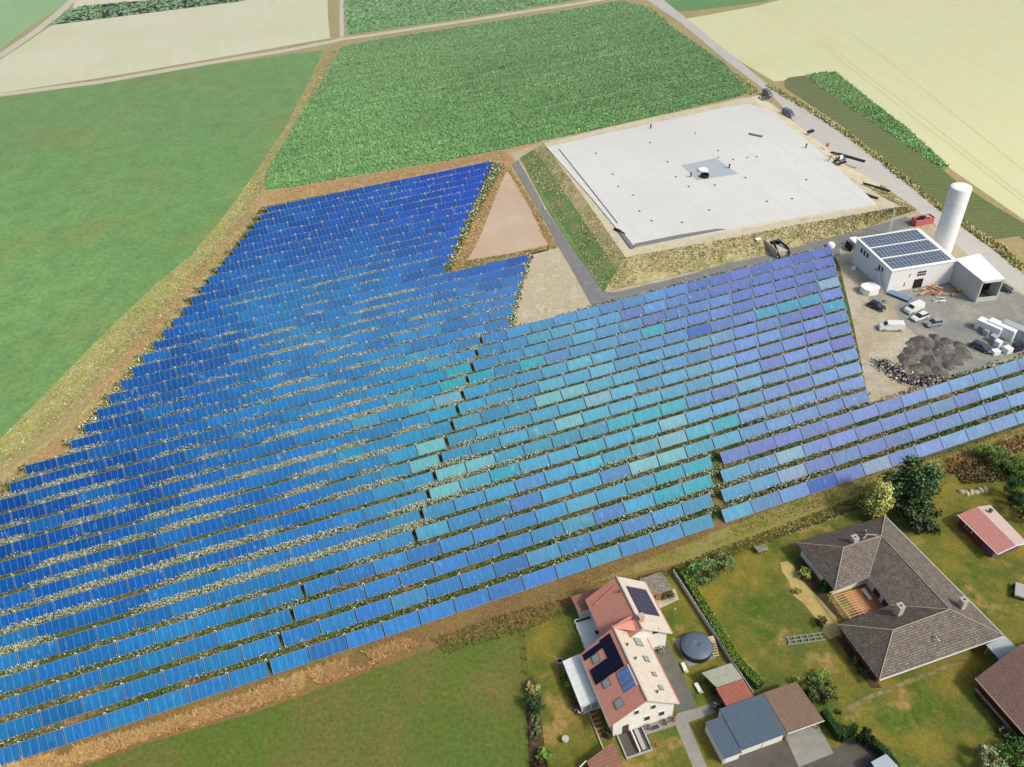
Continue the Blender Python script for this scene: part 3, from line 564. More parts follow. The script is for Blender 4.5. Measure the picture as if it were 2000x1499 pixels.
pc = np.array([(0, 0), (CW-.12, 0), (CW-.12, SL-.12), (0, SL-.12)])
for pl_ in me.polygons:
    if pl_.material_index == 1: U[pl_.loop_start:pl_.loop_start+4] = pc
ul.data.foreach_set('uv', U.ravel())
o = bpy.data.objects.new('far_solar_collectors', me); COL.objects.link(o); o['kind'] = 'stuff'; o['label'] = 'remaining farther blue solar collectors in rows up to the maize field'; o['category'] = 'solar collectors'
# weeds + white flowers between rows
Qw = []; Qf = []
for r in range(-1, 38):
    for (s0, s1, blk) in spans(max(r, 0)):
        for lo, hi, dn in ((0.05, 2.45, 1),):
            L = s1-s0+3; m = int(L*2.4*4.2); s = rng.uniform(s0-2, s1+1.5, m); d = D0+PITCHR*r+rng.uniform(.05, 2.5, m)
            if r == -1: continue
            P = s[:, None]*aR+d[:, None]*nR; Q = np.concatenate([P, np.zeros((m, 1))], 1); Qw.append(Q[: int(m*.75)])
            m2 = int(L*2.4*34); s = rng.uniform(s0-2, s1+1.5, m2); d = D0+PITCHR*r+(rng.uniform(.3, 2.6, m2) if r < 4 else rng.uniform(1.1, 2.75, m2)); P = s[:, None]*aR+d[:, None]*nR
            # more blossom on the left half and the middle, bare strips elsewhere
            left = np.clip(1-(P[:, 0]+25)/34, 0.04, 1)*(1 if r < 24 else .45); nz = vnoise(P[:, 0], P[:, 1], 7, r); nb = vnoise(P[:, 0], P[:, 1], 30, 4)
            rowk = {0: .1, 1: .08, 2: .12, 3: .75, 4: 1, 5: .7, 6: .9, 7: .8, 8: 1}.get(r, .75+.3*math.sin(r*2.1))
            pr = left*rowk*np.clip(nz*3.4-1.15, 0, 1)+.22*(nz > .55)*(r in (0, 1, 2, 3, 4) or blk == 'GR')*(P[:, 0] > 5)*(P[:, 0] < 75)+.03
            pr *= np.where((r > 12) & (nb < .4), .35, 1)
            keep = rng.random(m2) < pr; Qf.append(np.concatenate([P[keep], (rng.uniform(.3, .9, keep.sum())+.5*np.clip(nz[keep]-.3, 0, 1)*(r > 3))[:, None]], 1))
Q = np.concatenate(Qw); sh = .7+.6*vnoise(Q[:, 0], Q[:, 1], 5, 8); mix = vnoise(Q[:, 0], Q[:, 1], 9, 2)
o = tufts('weeds_between_rows', Q[mix < .62], .42, .5, 3, [C(92, 116, 50), C(76, 104, 44), C(112, 126, 62), C(60, 86, 38)], shade=sh[mix < .62], lean=.8); o['kind'] = 'stuff'
o = tufts('dry_weeds_between_rows', Q[mix >= .62], .3, .5, 3, [C(150, 124, 84), C(134, 118, 74), C(170, 140, 104)], shade=sh[mix >= .62], lean=.8); o['kind'] = 'stuff'
Q = np.concatenate(Qf)
o = leaves('white_flowers', Q, .23, [C(204, 206, 176), C(190, 192, 156), C(224, 224, 204), C(150, 158, 100), C(124, 138, 76)], weights=[.32, .24, .18, .14, .12], flat=.6); o['kind'] = 'stuff'
Q2 = Q.copy(); Q2[:, :2] += rng.normal(0, .2, (len(Q), 2)); Q2[:, 2] *= .2
o = tufts('flower_stems', Q2[::2], .5, .45, 2, [C(104, 118, 58), C(124, 132, 72), C(80, 98, 44)]); o['kind'] = 'stuff'
for P, dn in (([(150, 885), (135, 865), (190, 800), (235, 745), (300, 670), (340, 625), (330, 660), (260, 740), (215, 800), (165, 860)], 6), ([(965, 320), (985, 322), (925, 430), (890, 520), (870, 530), (905, 450), (945, 360)], 7), ([(1030, 498), (1042, 500), (1022, 560), (1004, 640), (994, 635), (1005, 580)], 5)):
    W = [p[:2] for p in PX(P)]; Q = pts_in(W, dn, 20000); Q[:, 2] = rng.uniform(.3, 1, len(Q)); o = leaves('white_flowers', Q, .42, [C(222, 220, 190), C(190, 194, 140), C(140, 150, 86), C(236, 236, 220)]); o['kind'] = 'stuff'
    Q[:, 2] = 0; o = tufts('flower_stems', Q, .6, .5, 2, [C(124, 136, 72), C(98, 116, 56)]); o['kind'] = 'stuff'
# ================================================================ BUILDINGS
ZG = .1
def rel(root, p):
    d = (p[0]-root.location.x, p[1]-root.location.y); c, s = math.cos(-root.rotation_euler.z), math.sin(-root.rotation_euler.z)
    return (d[0]*c-d[1]*s, d[0]*s+d[1]*c)
rows_mat('tile_red', C(222, 158, 136), C(190, 122, 104), .32, .36, var=.1, lines=(.05, .07))
rows_mat('tile_red_sunlit', C(208, 200, 184), C(192, 176, 158), .32, .36, var=.12, lines=(.04, .05))  # same terracotta tiles, sun glare on the right-hand slopes put into the colour
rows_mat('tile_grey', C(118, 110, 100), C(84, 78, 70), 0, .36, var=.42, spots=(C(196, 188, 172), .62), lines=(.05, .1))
rows_mat('tile_grey_shaded', C(104, 96, 86), C(72, 66, 58), 0, .36, var=.42, spots=(C(176, 166, 150), .62), lines=(.05, .1))  # same grey tiles, shade of west and north faces put into the colour
rows_mat('tile_brown', C(132, 108, 96), C(92, 70, 62), .33, .36, var=.22, spots=(C(180, 160, 150), .7), lines=(.05, .09))
rows_mat('sheet_blue', C(92, 108, 120), C(66, 84, 98), .26, 0, var=.1, lines=(.07, 0)); rows_mat('sheet_brown', C(136, 114, 98), C(98, 78, 66), .26, 0, var=.12, lines=(.07, 0))
rows_mat('sheet_red', C(180, 116, 98), C(122, 66, 54), .24, .34, var=.12, lines=(.06, .06)); rows_mat('sheet_pink', C(204, 146, 136), C(150, 86, 80), .4, .42, var=.1, lines=(.06, .06)); rows_mat('sheet_pink_sunlit', C(204, 186, 176), C(176, 150, 142), .4, .42, var=.1, lines=(.05, .05))
rows_mat('poly_grey', C(166, 168, 150), C(146, 146, 128), .5, 1.4, var=.14, lines=(.04, .05))
rows_mat('felt', C(134, 130, 112), C(104, 100, 84), .5, .8, var=.4, lines=(.05, .04)); rows_mat('flat_red', C(150, 108, 90), C(110, 76, 64), .5, 0, var=.15, lines=(.05, 0))
rows_mat('pv_dark', C(22, 22, 44), C(46, 46, 74), 1.05, 1.7, var=.25, rough=.35, lines=(.03, .03)); rows_mat('pv_grey', C(62, 60, 78), C(100, 96, 110), 1.0, 1.65, var=.12, rough=.35, lines=(.05, .04))
rows_mat('pv_plant', C(88, 102, 122), C(190, 198, 202), 1.0, 1.66, var=.12, rough=.4, lines=(.09, .05)); rows_mat('pv_thermal', C(104, 132, 176), C(70, 80, 110), 1.0, 1.0, var=.15, rough=.4, lines=(.06, .03))
rows_mat('concrete_panel', C(196, 200, 196), C(176, 180, 178), 2.4, 3.2, var=.06, lines=(.04, .04))
for nm, c, rg in (('white_wall', C(240, 238, 228), .8), ('plant_white', C(240, 242, 238), .7), ('white_pvc', C(232, 234, 226), .5), ('ridge', C(176, 164, 148), .8), ('ridge_red', C(214, 140, 116), .8), ('window_dark', C(58, 64, 74), .25), ('window_grey', C(152, 162, 158), .3),
                  ('frame_white', C(226, 228, 224), .5), ('wood', C(150, 112, 72), .8), ('wood_pale', C(204, 180, 138), .8), ('wood_dark', C(92, 66, 48), .8), ('brick_dark', C(120, 62, 44), .9), ('deck', C(188, 130, 88), .7), ('concrete', C(172, 172, 164), .9), ('black', C(34, 36, 40), .6),
                  ('rubber', C(40, 40, 42), .8), ('dark_void', C(46, 42, 44), .9), ('purple_grey', C(112, 88, 108), .9), ('brick_red', C(134, 54, 40), .9), ('cover_grey', C(92, 106, 120), .45), ('pool_side', C(44, 54, 66), .5), ('skip_red', C(206, 112, 110), .6), ('lid_grey', C(168, 180, 184), .8),
                  ('lid_dark', C(120, 126, 128), .8), ('pipe_black', C(62, 62, 66), .5), ('stone', C(190, 182, 166), .9), ('pot_red', C(170, 70, 60), .7), ('flower_pink', C(206, 140, 156), .8), ('yellow', C(220, 190, 70), .7), ('orange', C(212, 120, 70), .7), ('rust', C(180, 120, 96), .8), ('rim_alu', C(190, 192, 194), .4),
                  ('lamp_glass', C(230, 230, 226), .3), ('car_black', C(48, 52, 64), .25), ('car_white', C(228, 230, 226), .3), ('car_silver', C(150, 162, 168), .3), ('car_grey', C(92, 104, 110), .3), ('car_dark', C(66, 76, 88), .28), ('sheet_sky', C(110, 140, 166), .4)):
    plain(nm, c, rg, .1, 1.0, spec=.5 if rg < .35 else .25)
k = N('liner'); c = k.mix(k.ramp(k.noise(k.pos(), .03, 4), .35, .7), C(208, 209, 202), C(214, 217, 212)); c = k.mix(k.ramp(k.noise(k.pos((1, 1, 1), .5), .25, 5, .7), .5, .8), c, C(204, 204, 196))
wv = k.ramp(k.wave(k.pos((1, 1, 1), -.3), .314159/11., .1), .985, 1.); c = k.mix(wv, c, C(206, 206, 200)); k.color(c); k.b.inputs['Roughness'].default_value = .7; MT['liner'] = k.m

def gable(m, u0, u1, v0, v1, ze, zr, uc=None, th=.18, over=0):
    """two roof planes with ridge along v; returns nothing"""
    uc = (u0+u1)/2 if uc is None else uc
    m.slab([(u0, v0, ze), (uc, v0, zr), (uc, v1, zr), (u0, v1, ze)], th)
def roof_z(u, u0, uc, ze, zr): return ze+(zr-ze)*abs(u-u0)/abs(uc-u0)
def patch(m, root_f, us, vs, off=.06, th=.05):
    """rectangle laid on a sloped roof: root_f(u)->z"""
    (ua, ub), (va, vb) = us, vs
    m.slab([(ua, va, root_f(ua)+off), (ub, va, root_f(ub)+off), (ub, vb, root_f(ub)+off), (ua, vb, root_f(ua)+off)] if ub > ua else [], th)
# ---- white two-part house
OA = G(1194.7, 1418.5, 4.3); HA = empty('white_house', (OA[0], OA[1], ZG), R_(14.4), 'large white gabled house with terracotta roofs, dark solar modules and a white conservatory', 'house')
ZE, ZR, UC = 4.2, 8.1, 5.25
m = MB(); m.prism([(.45, .5), (9.95, .5), (9.95, 12.2), (.45, 12.2)], -.1, ZE+.15)
m.add([(.45, .5, ZE+.1), (9.95, .5, ZE+.1), (UC, .5, ZR-.25), (.45, .75, ZE+.1), (9.95, .75, ZE+.1), (UC, .75, ZR-.25)], [(0, 1, 2), (5, 4, 3), (0, 2, 5, 3), (1, 4, 5, 2)])
m.prism([(4.7, 12.2), (13.9, 11.4), (13.9, 20.7), (4.7, 20.7)], -.1, 4.2)
m.add([(5.2, 11.45, 4.1), (13.9, 11.45, 4.15), (9.3, 11.45, 7.7), (5.2, 11.7, 4.1), (13.9, 11.7, 4.15), (9.3, 11.7, 7.7)], [(0, 1, 2), (5, 4, 3), (0, 2, 5, 3), (1, 4, 5, 2)])
m.add([(4.7, 20.7, 4.1), (13.9, 20.7, 4.15), (9.3, 20.7, 7.7), (4.7, 20.5, 4.1), (13.9, 20.5, 4.15), (9.3, 20.5, 7.7)], [(2, 1, 0), (3, 4, 5)])
m.build('wall', 'white_wall', HA)
zL = lambda u: ZE+(ZR-ZE)*(u+.25)/(UC+.25); zR = lambda u: ZR-(ZR-ZE)*(u-UC)/(10.5-UC)
NL, NC, NR, NZE, NZR = 4.05, 9.35, 14.6, 4.15, 8.0
nL = lambda u: NZE+(NZR-NZE)*(u-NL)/(NC-NL); nR = lambda u: NZR-(NZR-NZE)*(u-NC)/(NR-NC)
m = MB(); m.slab([(-.25, 0, ZE), (UC, 0, ZR), (UC, 12.6, ZR), (-.25, 12.1, ZE)], .16); r1 = m.build('roof', 'tile_red', HA)
m = MB(); m.slab([(UC, 0, ZR), (10.5, 0, ZE), (10.5, 11.5, ZE), (9.2, 12.6, zR(9.2)), (UC, 12.6, ZR)], .16); r2 = m.build('roof', 'tile_red_sunlit', HA)
m = MB(); m.slab([(NL, 12.1, NZE), (NC, 12.1, NZR), (NC, 21.2, NZR), (NL, 21.2, NZE)], .16); m.slab([(NC-2.2, 10.9, nL(NC-2.2)), (NC, 10.9, NZR), (NC, 12.1, NZR), (NC-3.4, 12.1, nL(NC-3.4))], .16); r3 = m.build('roof', 'tile_red', HA)
m = MB(); m.slab([(NC, 10.9, NZR), (NR, 10.9, NZE), (NR, 21.2, NZE), (NC, 21.2, NZR)], .16); r4 = m.build('roof', 'tile_red_sunlit', HA)
m = MB(); m.slab([(4.9, 12.6, 8.05), (5.6, 12.6, 8.05), (9.3, 13.4, 7.9), (9.0, 13.9, 7.8)], .2); m.slab([(UC, 12.5, 8.0), (9.4, 11.0, 7.1), (9.4, 13.2, 7.6), (UC, 13.2, 7.6)], .12); m.build('roof', 'tile_red', HA)
for a, b, mt in (((UC, 0, ZR+.05), (UC, 12.6, ZR+.05), 'ridge'), ((NC, 10.9, NZR+.05), (NC, 21.2, NZR+.05), 'ridge')): MB().tube([a, b], .13, 6).build('ridge_cap', mt, HA)
# dormer-like raised panels lines on the old part of the roof
m = MB(); f = lambda u: nL(u)+.1
m.tube([(4.9, 19.3, f(4.9)), (8.7, 19.8, f(8.7))], .09, 6).build('ridge_tiles', 'ridge_red', r3); MB().tube([(4.6, 13.2, f(4.6)), (9.3, 13.0, f(9.3))], .09, 6).build('ridge_tiles', 'ridge_red', r3)
MB().tube([(-.35, 0, ZE-.05), (-.35, 12.1, ZE-.05)], .09, 6).build('gutter', 'window_grey', HA); MB().tube([(10.6, 0, ZE-.05), (10.6, 11.4, ZE-.05)], .09, 6).build('gutter', 'ridge_red', HA); MB().tube([(14.7, 10.9, NZE-.05), (14.7, 21.2, NZE-.05)], .09, 6).build('gutter', 'ridge_red', HA)
m = MB(); m.slab([(2.9, 6.3, zL(2.9)+.14), (4.5, 6.3, zL(4.5)+.14), (4.5, 12.0, zL(4.5)+.14), (2.9, 12.0, zL(2.9)+.14)], .06); m.build('solar_module', 'pv_dark', HA)
m = MB(); m.slab([(.1, 6.4, zL(.1)+.14), (2.86, 6.4, zL(2.86)+.14), (2.86, 8.9, zL(2.86)+.14), (.1, 8.9, zL(.1)+.14)], .06); m.build('solar_module', 'pv_dark', HA)
m = MB(); m.slab([(0, 10.7, zL(0)+.14), (2.86, 10.7, zL(2.86)+.14), (2.86, 11.7, zL(2.86)+.14), (0, 11.7, zL(0)+.14)], .06); m.build('solar_module', 'pv_dark', HA)
m = MB(); m.slab([(10.3, 14.0, nR(10.3)+.14), (13.9, 14.0, nR(13.9)+.14), (13.9, 19.3, nR(13.9)+.14), (10.3, 19.3, nR(10.3)+.14)], .06); m.build('solar_module', 'pv_grey', HA)
m = MB(); m.slab([(3.1, 3.9, zL(3.1)+.16), (4.75, 3.9, zL(4.75)+.16), (4.75, 6.0, zL(4.75)+.16), (3.1, 6.0, zL(3.1)+.16)], .08); m.build('thermal_module', 'pv_thermal', HA)
m = MB(); m.slab([(3.1, 2.8, zL(3.1)+.16), (4.75, 2.8, zL(4.75)+.16), (4.75, 3.8, zL(4.75)+.16), (3.1, 3.8, zL(3.1)+.16)], .08); m.build('thermal_module', 'pv_thermal', HA)
m = MB(); m.slab([(4.78, 2.7, zL(4.78)+.2), (5.0, 2.7, zL(5.0)+.2), (5.0, 6.1, zL(5.0)+.2), (4.78, 6.1, zL(4.78)+.2)], .1); m.build('flashing', 'frame_white', HA)
def skylight(z, ua, ub, va, vb, fr='window_grey'):
    m = MB(); m.slab([(ua, va, z(ua)+.16), (ub, va, z(ub)+.16), (ub, vb, z(ub)+.16), (ua, vb, z(ua)+.16)], .14); o = m.build('skylight', 'lid_dark', HA); e = .12
    m = MB(); m.slab([(ua+e, va+e, z(ua+e)+.19), (ub-e, va+e, z(ub-e)+.19), (ub-e, vb-e, z(ub-e)+.19), (ua+e, vb-e, z(ua+e)+.19)], .03); m.build('pane', fr, o)
skylight(zL, .9, 2.0, 9.3, 10.6); skylight(zL, .9, 2.0, 5.1, 6.3); skylight(zL, 1.3, 2.5, 1.4, 2.7)
skylight(zR, 8.0, 9.2, 9.6, 11.0); skylight(zR, 8.1, 9.0, 6.8, 7.8); skylight(zR, 8.3, 9.0, 4.3, 5.0); skylight(zR, 8.3, 9.0, 2.0, 2.8)
for u, v, z in ((6.3, 9.4, zR), (6.6, 7.0, zR), (7.6, 1.5, zR), (8.8, 18.4, nL)):
    MB().lathe(u, v, [(.12, z(u)), (.12, z(u)+.5), (.18, z(u)+.52), (.02, z(u)+.62)], 10).build('vent_pipe', 'window_dark', HA)
m = MB(); m.box(9.5, 10.2, 12.2, 12.9, 7.0, 8.9); ch = m.build('chimney', 'tile_red', HA); MB().box(9.4, 10.3, 12.1, 13.0, 8.9, 9.0).build('chimney_cap', 'concrete', ch)
m = MB(); m.slab([(2.6, 20.3, 2.6), (8.3, 20.3, 2.9), (8.3, 23.6, 2.75), (2.4, 23.6, 2.5)], .15); lo = m.build('lean_to_roof', 'flat_red', HA); MB().prism([(3.0, 20.7), (8.0, 20.7), (8.0, 23.2), (3.0, 23.2)], -.1, 2.35).build('lean_to_wall', 'white_wall', HA)
# gable windows, upper windows, window boxes
for u, z in ((5.3, 1.6), (7.6, 1.6)): f = MB().box(u, u+.95, .42, .52, z, z+1.15).build('window', 'frame_white', HA); MB().box(u+.08, u+.87, .38, .43, z+.08, z+1.07).build('pane', 'window_dark', f)
for u, z in ((6.2, 4.4), (3.6, 4.4)): f = MB().box(u, u+.8, .42, .52, z, z+1.0).build('window', 'frame_white', HA); MB().box(u+.08, u+.72, .38, .43, z+.08, z+.92).build('pane', 'window_dark', f)
MB().box(11.5, 12.4, 11.3, 11.42, 4.9, 5.9).build('window', 'window_dark', HA)
for v in (1.5, 8.5): MB().box(9.94, 10.04, v, v+1.0, 1.6, 2.7).build('window', 'window_dark', HA)
f = MB().box(2.0, 2.9, .4, .5, 0, 2.1).build('door', 'wood_dark', HA)
# conservatory, its glazed front end
m = MB(); m.slab([(-2.7, 5.0, 2.35), (-.1, 5.0, 3.0), (-.1, 12.9, 3.0), (-2.7, 12.9, 2.35)], .1); cr = m.build('conservatory_roof', 'white_pvc', HA)
m = MB()
for i in range(9): v = 5.0+i*.985; m.tube([(-2.7, v, 2.4), (-.1, v, 3.06)], .05, 5)
m.tube([(-2.75, 5.0, 2.4), (-2.75, 12.9, 2.4)], .1, 6); m.build('glazing_bars', 'frame_white', cr)
m = MB(); m.prism([(-2.6, 5.1), (.4, 5.1), (.4, 12.8), (-2.6, 12.8)], -.1, 2.3); cw = m.build('conservatory_wall', 'white_pvc', HA)
m = MB()
for i in range(7): m.box(-2.66, -2.6, 5.4+i*1.08, 6.2+i*1.08, .8, 2.0)
for i in range(2): m.box(-2.3+i*1.25, -1.3+i*1.25, 5.02, 5.1, .7, 2.1)
for i in range(2): m.box(-2.3+i*1.25, -1.3+i*1.25, 12.8, 12.86, .7, 2.1)
m.build('pane', 'window_grey', cw)
# raised terrace
m = MB(); m.prism([(1.6, 14.4), (4.7, 13.4), (4.7, 19.8), (1.9, 19.8)], -.1, .6); te = m.build('terrace', 'white_pvc', HA)
m = MB()
for i in range(6): v = 14.5+i*1.03; m.box(1.62, 1.7, v, v+.06, .6, 1.5)
m.tube([(1.66, 14.4, 1.5), (1.75, 19.8, 1.5)], .05, 5); m.tube([(1.75, 19.8, 1.5), (4.6, 19.8, 1.5)], .05, 5); m.build('railing', 'frame_white', te)
# sunken stair well in front, flower bed strip
m = MB(); m.box(1.0, 1.2, -3.3, .4, 0, .35); m.box(4.9, 5.1, -3.3, .4, 0, .35); m.box(1.2, 4.9, -3.3, -3.1, 0, .3); m.build('stair_well_wall', 'concrete', HA)
MB().box(1.2, 4.9, -3.1, .4, -.05, .03).build('stair_well_floor', 'yard', HA); MB().box(3.1, 3.3, -3.0, .3, .05, .75).build('stair_rail', 'frame_white', HA); MB().box(3.7, 4.3, -2.8, .3, .05, .3).build('concrete_ramp', 'concrete', HA)
m = MB(); m.box(5.1, 10.3, -.9, .35, 0, .15); m.build('front_ledge', 'paving', HA); MB().box(6.2, 7.4, -.55, -.05, .15, .3).build('cellar_grate', 'window_dark', HA)
# things around the house
m = MB()
hv = Vector((0, 0, 0))
def hpos(u, v, z=0): p = HA.matrix_basis @ Vector((u, v, z)); return (p.x, p.y, p.z)
def shrub(name, loc, rx, ry, rz, n, size, pal, label, cat='shrub', group=None, trunk=True, clumps=30, cone=0, seed=0, bright=.3, grp=None):
    root = empty(name, (loc[0], loc[1], ZG if len(loc) < 3 else loc[2]), random.random()*6, label, cat, group)
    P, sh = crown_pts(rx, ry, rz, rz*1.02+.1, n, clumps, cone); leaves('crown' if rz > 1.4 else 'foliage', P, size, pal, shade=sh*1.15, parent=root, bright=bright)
    if trunk:
        m = MB(); m.tube([(0, 0, -.1), (.05, 0, rz*.7), (0, .08, rz*1.3)], [max(.06, rx*.09), max(.05, rx*.06), .03], 7)
        for i in range(5): a = i*1.3; m.tube([(0, 0, rz*(.35+.1*i)), (math.cos(a)*rx*.55, math.sin(a)*ry*.55, rz*(.9+.12*i))], [max(.03, rx*.04), .02], 5)
        m.build('trunk' if rz > 1.4 else 'stem', 'wood_dark', root)
    return root
GD = [C(76, 108, 64), C(60, 92, 54), C(98, 128, 78), C(122, 148, 96)]; GM = [C(92, 124, 58), C(110, 142, 66), C(74, 104, 48), C(134, 156, 80)]; GY = [C(188, 190, 84), C(160, 168, 72), C(206, 204, 110), C(110, 126, 52)]
GP = [C(70, 100, 50), C(90, 118, 60), C(150, 156, 110), C(176, 150, 140)]
# pine and yellow conifer behind the grey house
q = G(1779, 958, 5.4); t = empty('conifer_tree', (q[0], q[1], ZG), 0, 'tall dark green conifer towering beside the last collectors, north of the grey hip roof', 'tree')
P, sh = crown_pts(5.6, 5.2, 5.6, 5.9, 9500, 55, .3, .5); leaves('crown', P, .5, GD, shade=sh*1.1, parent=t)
P, sh = crown_pts(3.2, 2.8, 2.2, 2.4, 3500, 30, 0, .3); P[:, 0] += 1.6; P[:, 1] -= 3.6; leaves('lower_branches', P, .42, [C(120, 134, 96), C(96, 114, 74), C(80, 98, 62)], shade=sh, parent=t)
m = MB(); m.tube([(0, 0, -.1), (.1, 0, 3), (0, .1, 6), (.1, 0, 10.6)], [.38, .3, .18, .05], 9)
for i in range(12): a = i*2.4; z = 1.6+i*.55; m.tube([(0, 0, z), (math.cos(a)*(3.4-i*.15), math.sin(a)*(3.4-i*.15), z+.4)], [.1, .03], 5)
m.build('trunk', 'wood_dark', t)
q = G(1715, 983, 3.8); t = empty('cypress_tree', (q[0], q[1], ZG), 0, 'yellow green cone shaped cypress at the top corner of the grey hip roof', 'tree')
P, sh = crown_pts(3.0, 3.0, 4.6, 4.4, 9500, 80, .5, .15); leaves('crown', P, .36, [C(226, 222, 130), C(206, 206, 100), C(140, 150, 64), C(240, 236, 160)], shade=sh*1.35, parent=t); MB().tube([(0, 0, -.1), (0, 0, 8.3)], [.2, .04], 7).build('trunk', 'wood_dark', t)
for x, y, rx, rz, nn, pal, lab, cat in (
    (1373, 1120, 2.7, 1.7, 2600, [C(132, 168, 96), C(106, 144, 76), C(156, 184, 120), C(84, 116, 60)], 'large light green bush at the upper end of the long hedge', 'bush'),
    (1412, 1103, 2.0, 1.3, 1500, [C(126, 156, 92), C(102, 132, 74), C(150, 168, 110)], 'smaller loose green bush right of the large bush by the hedge', 'bush'),
    (1600, 1352, 2.3, 1.5, 2600, [C(96, 116, 68), C(70, 88, 50), C(120, 140, 86), C(44, 54, 36)], 'round dark leafed bush between the brown carport roof and the grey house', 'bush'),
    (1607, 1325, 1.5, .9, 900, [C(120, 156, 74), C(146, 176, 92)], 'light green feathery bush just above the round dark bush', 'bush'),
    (1561, 1333, .9, .9, 500, GY, 'small yellow bush at the top corner of the brown carport roof', 'bush'),
    (1603, 1216, .95, .75, 600, [C(40, 66, 34), C(54, 80, 42)], 'small dark round bush on the yellow sand bed', 'bush'),
    (1571, 1124, 1.3, .8, 800, GY, 'bright yellow bush beside the white wall of the grey house', 'bush'),
    (1614, 1150, 1.3, 1.1, 1100, [C(48, 96, 46), C(60, 112, 54), C(36, 74, 38)], 'dense green bush at the corner of the pergola', 'bush'),
    (1557, 1156, .7, .4, 300, GY, 'low yellow plant on the sand bed', 'plant'),
    (1930, 892, 3.0, 1.5, 2400, GM, 'sprawling green bush in the top right garden beside a weedy mound', 'bush'),
    (1962, 905, 3.2, 1.8, 2800, [C(96, 128, 66), C(80, 110, 54), C(130, 156, 90)], 'broad green bush right of the fallen beam, at the right picture edge', 'bush'),
    (1990, 925, 2.2, 1.6, 1600, GM, 'green bush touching the right edge above the dark trees', 'bush'),
    (1992, 968, 2.6, 2.4, 2800, [C(56, 84, 50), C(74, 104, 62), C(40, 62, 38)], 'dark green tree at the right edge, above the red shed', 'tree'),
    (2000, 1000, 2.4, 2.0, 2000, [C(44, 70, 40), C(58, 86, 50)], 'darker low tree at the right edge beside the red shed roof', 'tree'),
    (1935, 1492, 2.2, 1.6, 2400, [C(150, 168, 116), C(124, 146, 92), C(176, 188, 150)], 'pale green bush at the bottom edge left of a mid green one', 'bush'),
    (1988, 1480, 2.6, 1.9, 2400, [C(92, 136, 62), C(74, 112, 52), C(120, 156, 84)], 'mid green bush in the bottom right corner', 'bush'),
    (1962, 1432, 1.0, .7, 600, GP, 'small flowering plant at the foot of the brown roofed house', 'plant'),
    (1978, 1448, 1.1, .7, 600, GD, 'dark plant beside the flowering plant near the brown roofed house', 'plant'),
    (1041, 1378, 1.6, 1.3, 1500, [C(64, 92, 56), C(48, 74, 44), C(86, 112, 70)], 'dark green bush in the narrow bed along the left garden fence', 'bush'),
    (1062, 1478, 1.1, .9, 1100, [C(130, 176, 72), C(112, 160, 60), C(150, 190, 96)], 'bright green round bush near the bottom of the left garden bed', 'bush'),
    (1040, 1350, 1.2, .8, 800, [C(170, 170, 104), C(150, 150, 84), C(198, 194, 130)], 'yellowish shrub at the top of the left garden bed', 'shrub'),
    (1043, 1408, .9, .6, 500, GP, 'pinkish flowering shrub below the dark bush in the left bed', 'shrub'),
    (1048, 1436, 1.0, .6, 600, GP, 'mixed flowering shrub above the bright green bush', 'shrub'),
    (1058, 1500, 1.2, .8, 800, [C(96, 60, 50), C(80, 70, 44)], 'reddish brown shrub at the bottom edge of the left bed', 'shrub'),
    (1101, 1323, .7, .5, 400, GM, 'small green plant at the top of the bed along the conservatory', 'plant'),
    (1111, 1340, .7, .55, 400, [C(160, 176, 60), C(140, 160, 56)], 'lime green plant in the bed along the conservatory', 'plant'),
    (1117, 1356, .8, .5, 400, GD, 'dark green plant in the middle of the conservatory bed', 'plant'),
    (1124, 1374, .8, .5, 400, [C(84, 70, 56), C(60, 66, 44), C(150, 140, 130)], 'brownish plant near the lower end of the conservatory bed', 'plant'),
    (1130, 1390, .7, .4, 400, [C(60, 66, 46), C(210, 206, 196), C(80, 84, 60)], 'dark plant with white blossom ending the conservatory bed', 'plant'),
    (1187, 1437, .8, .5, 400, [C(60, 50, 44), C(84, 84, 60)], 'dark potted bush at the lower left corner of the white house', 'plant'),
    (1291, 1268, .9, .4, 500, [C(200, 200, 186), C(120, 130, 84), C(176, 176, 140)], 'white flowering plants under the gable right of the small roof', 'plant'),
    (1300, 1160, 1.6, .5, 700, GP, 'overgrown vegetable patch below the grey felt shed', 'plant'),
    (1690, 1445, 1.1, 1.9, 1600, [C(30, 46, 26), C(44, 60, 34), C(60, 74, 44)], 'nearly black tall bush between the two clipped hedges', 'bush'),
    (1400, 1382, .8, .5, 500, [C(60, 56, 48), C(96, 96, 80), C(190, 186, 180)], 'dark potted plants left of the blue garage roof', 'plant'),
    (1397, 1350, .8, .5, 400, [C(50, 56, 44), C(110, 96, 84)], 'dark plants beside the red lean-to roof', 'plant'),
    (1665, 1290, .9, .4, 400, GP, 'low plants under the west eaves of the grey house', 'plant'),
    (1683, 1312, 1.0, .4, 400, GD, 'dark low plants further along the west eaves of the grey house', 'plant'),
    (1640, 1392, .5, .3, 200, GM, 'tiny green plant at the end of the stepping strip', 'plant'),
    ):
    q = G(x, y, rz*.8); shrub('garden_tree' if cat == 'tree' else 'garden_'+cat, (q[0], q[1], ZG), rx, rx*.9, rz, nn, .26 if rx > 1 else .2, pal, lab, cat)
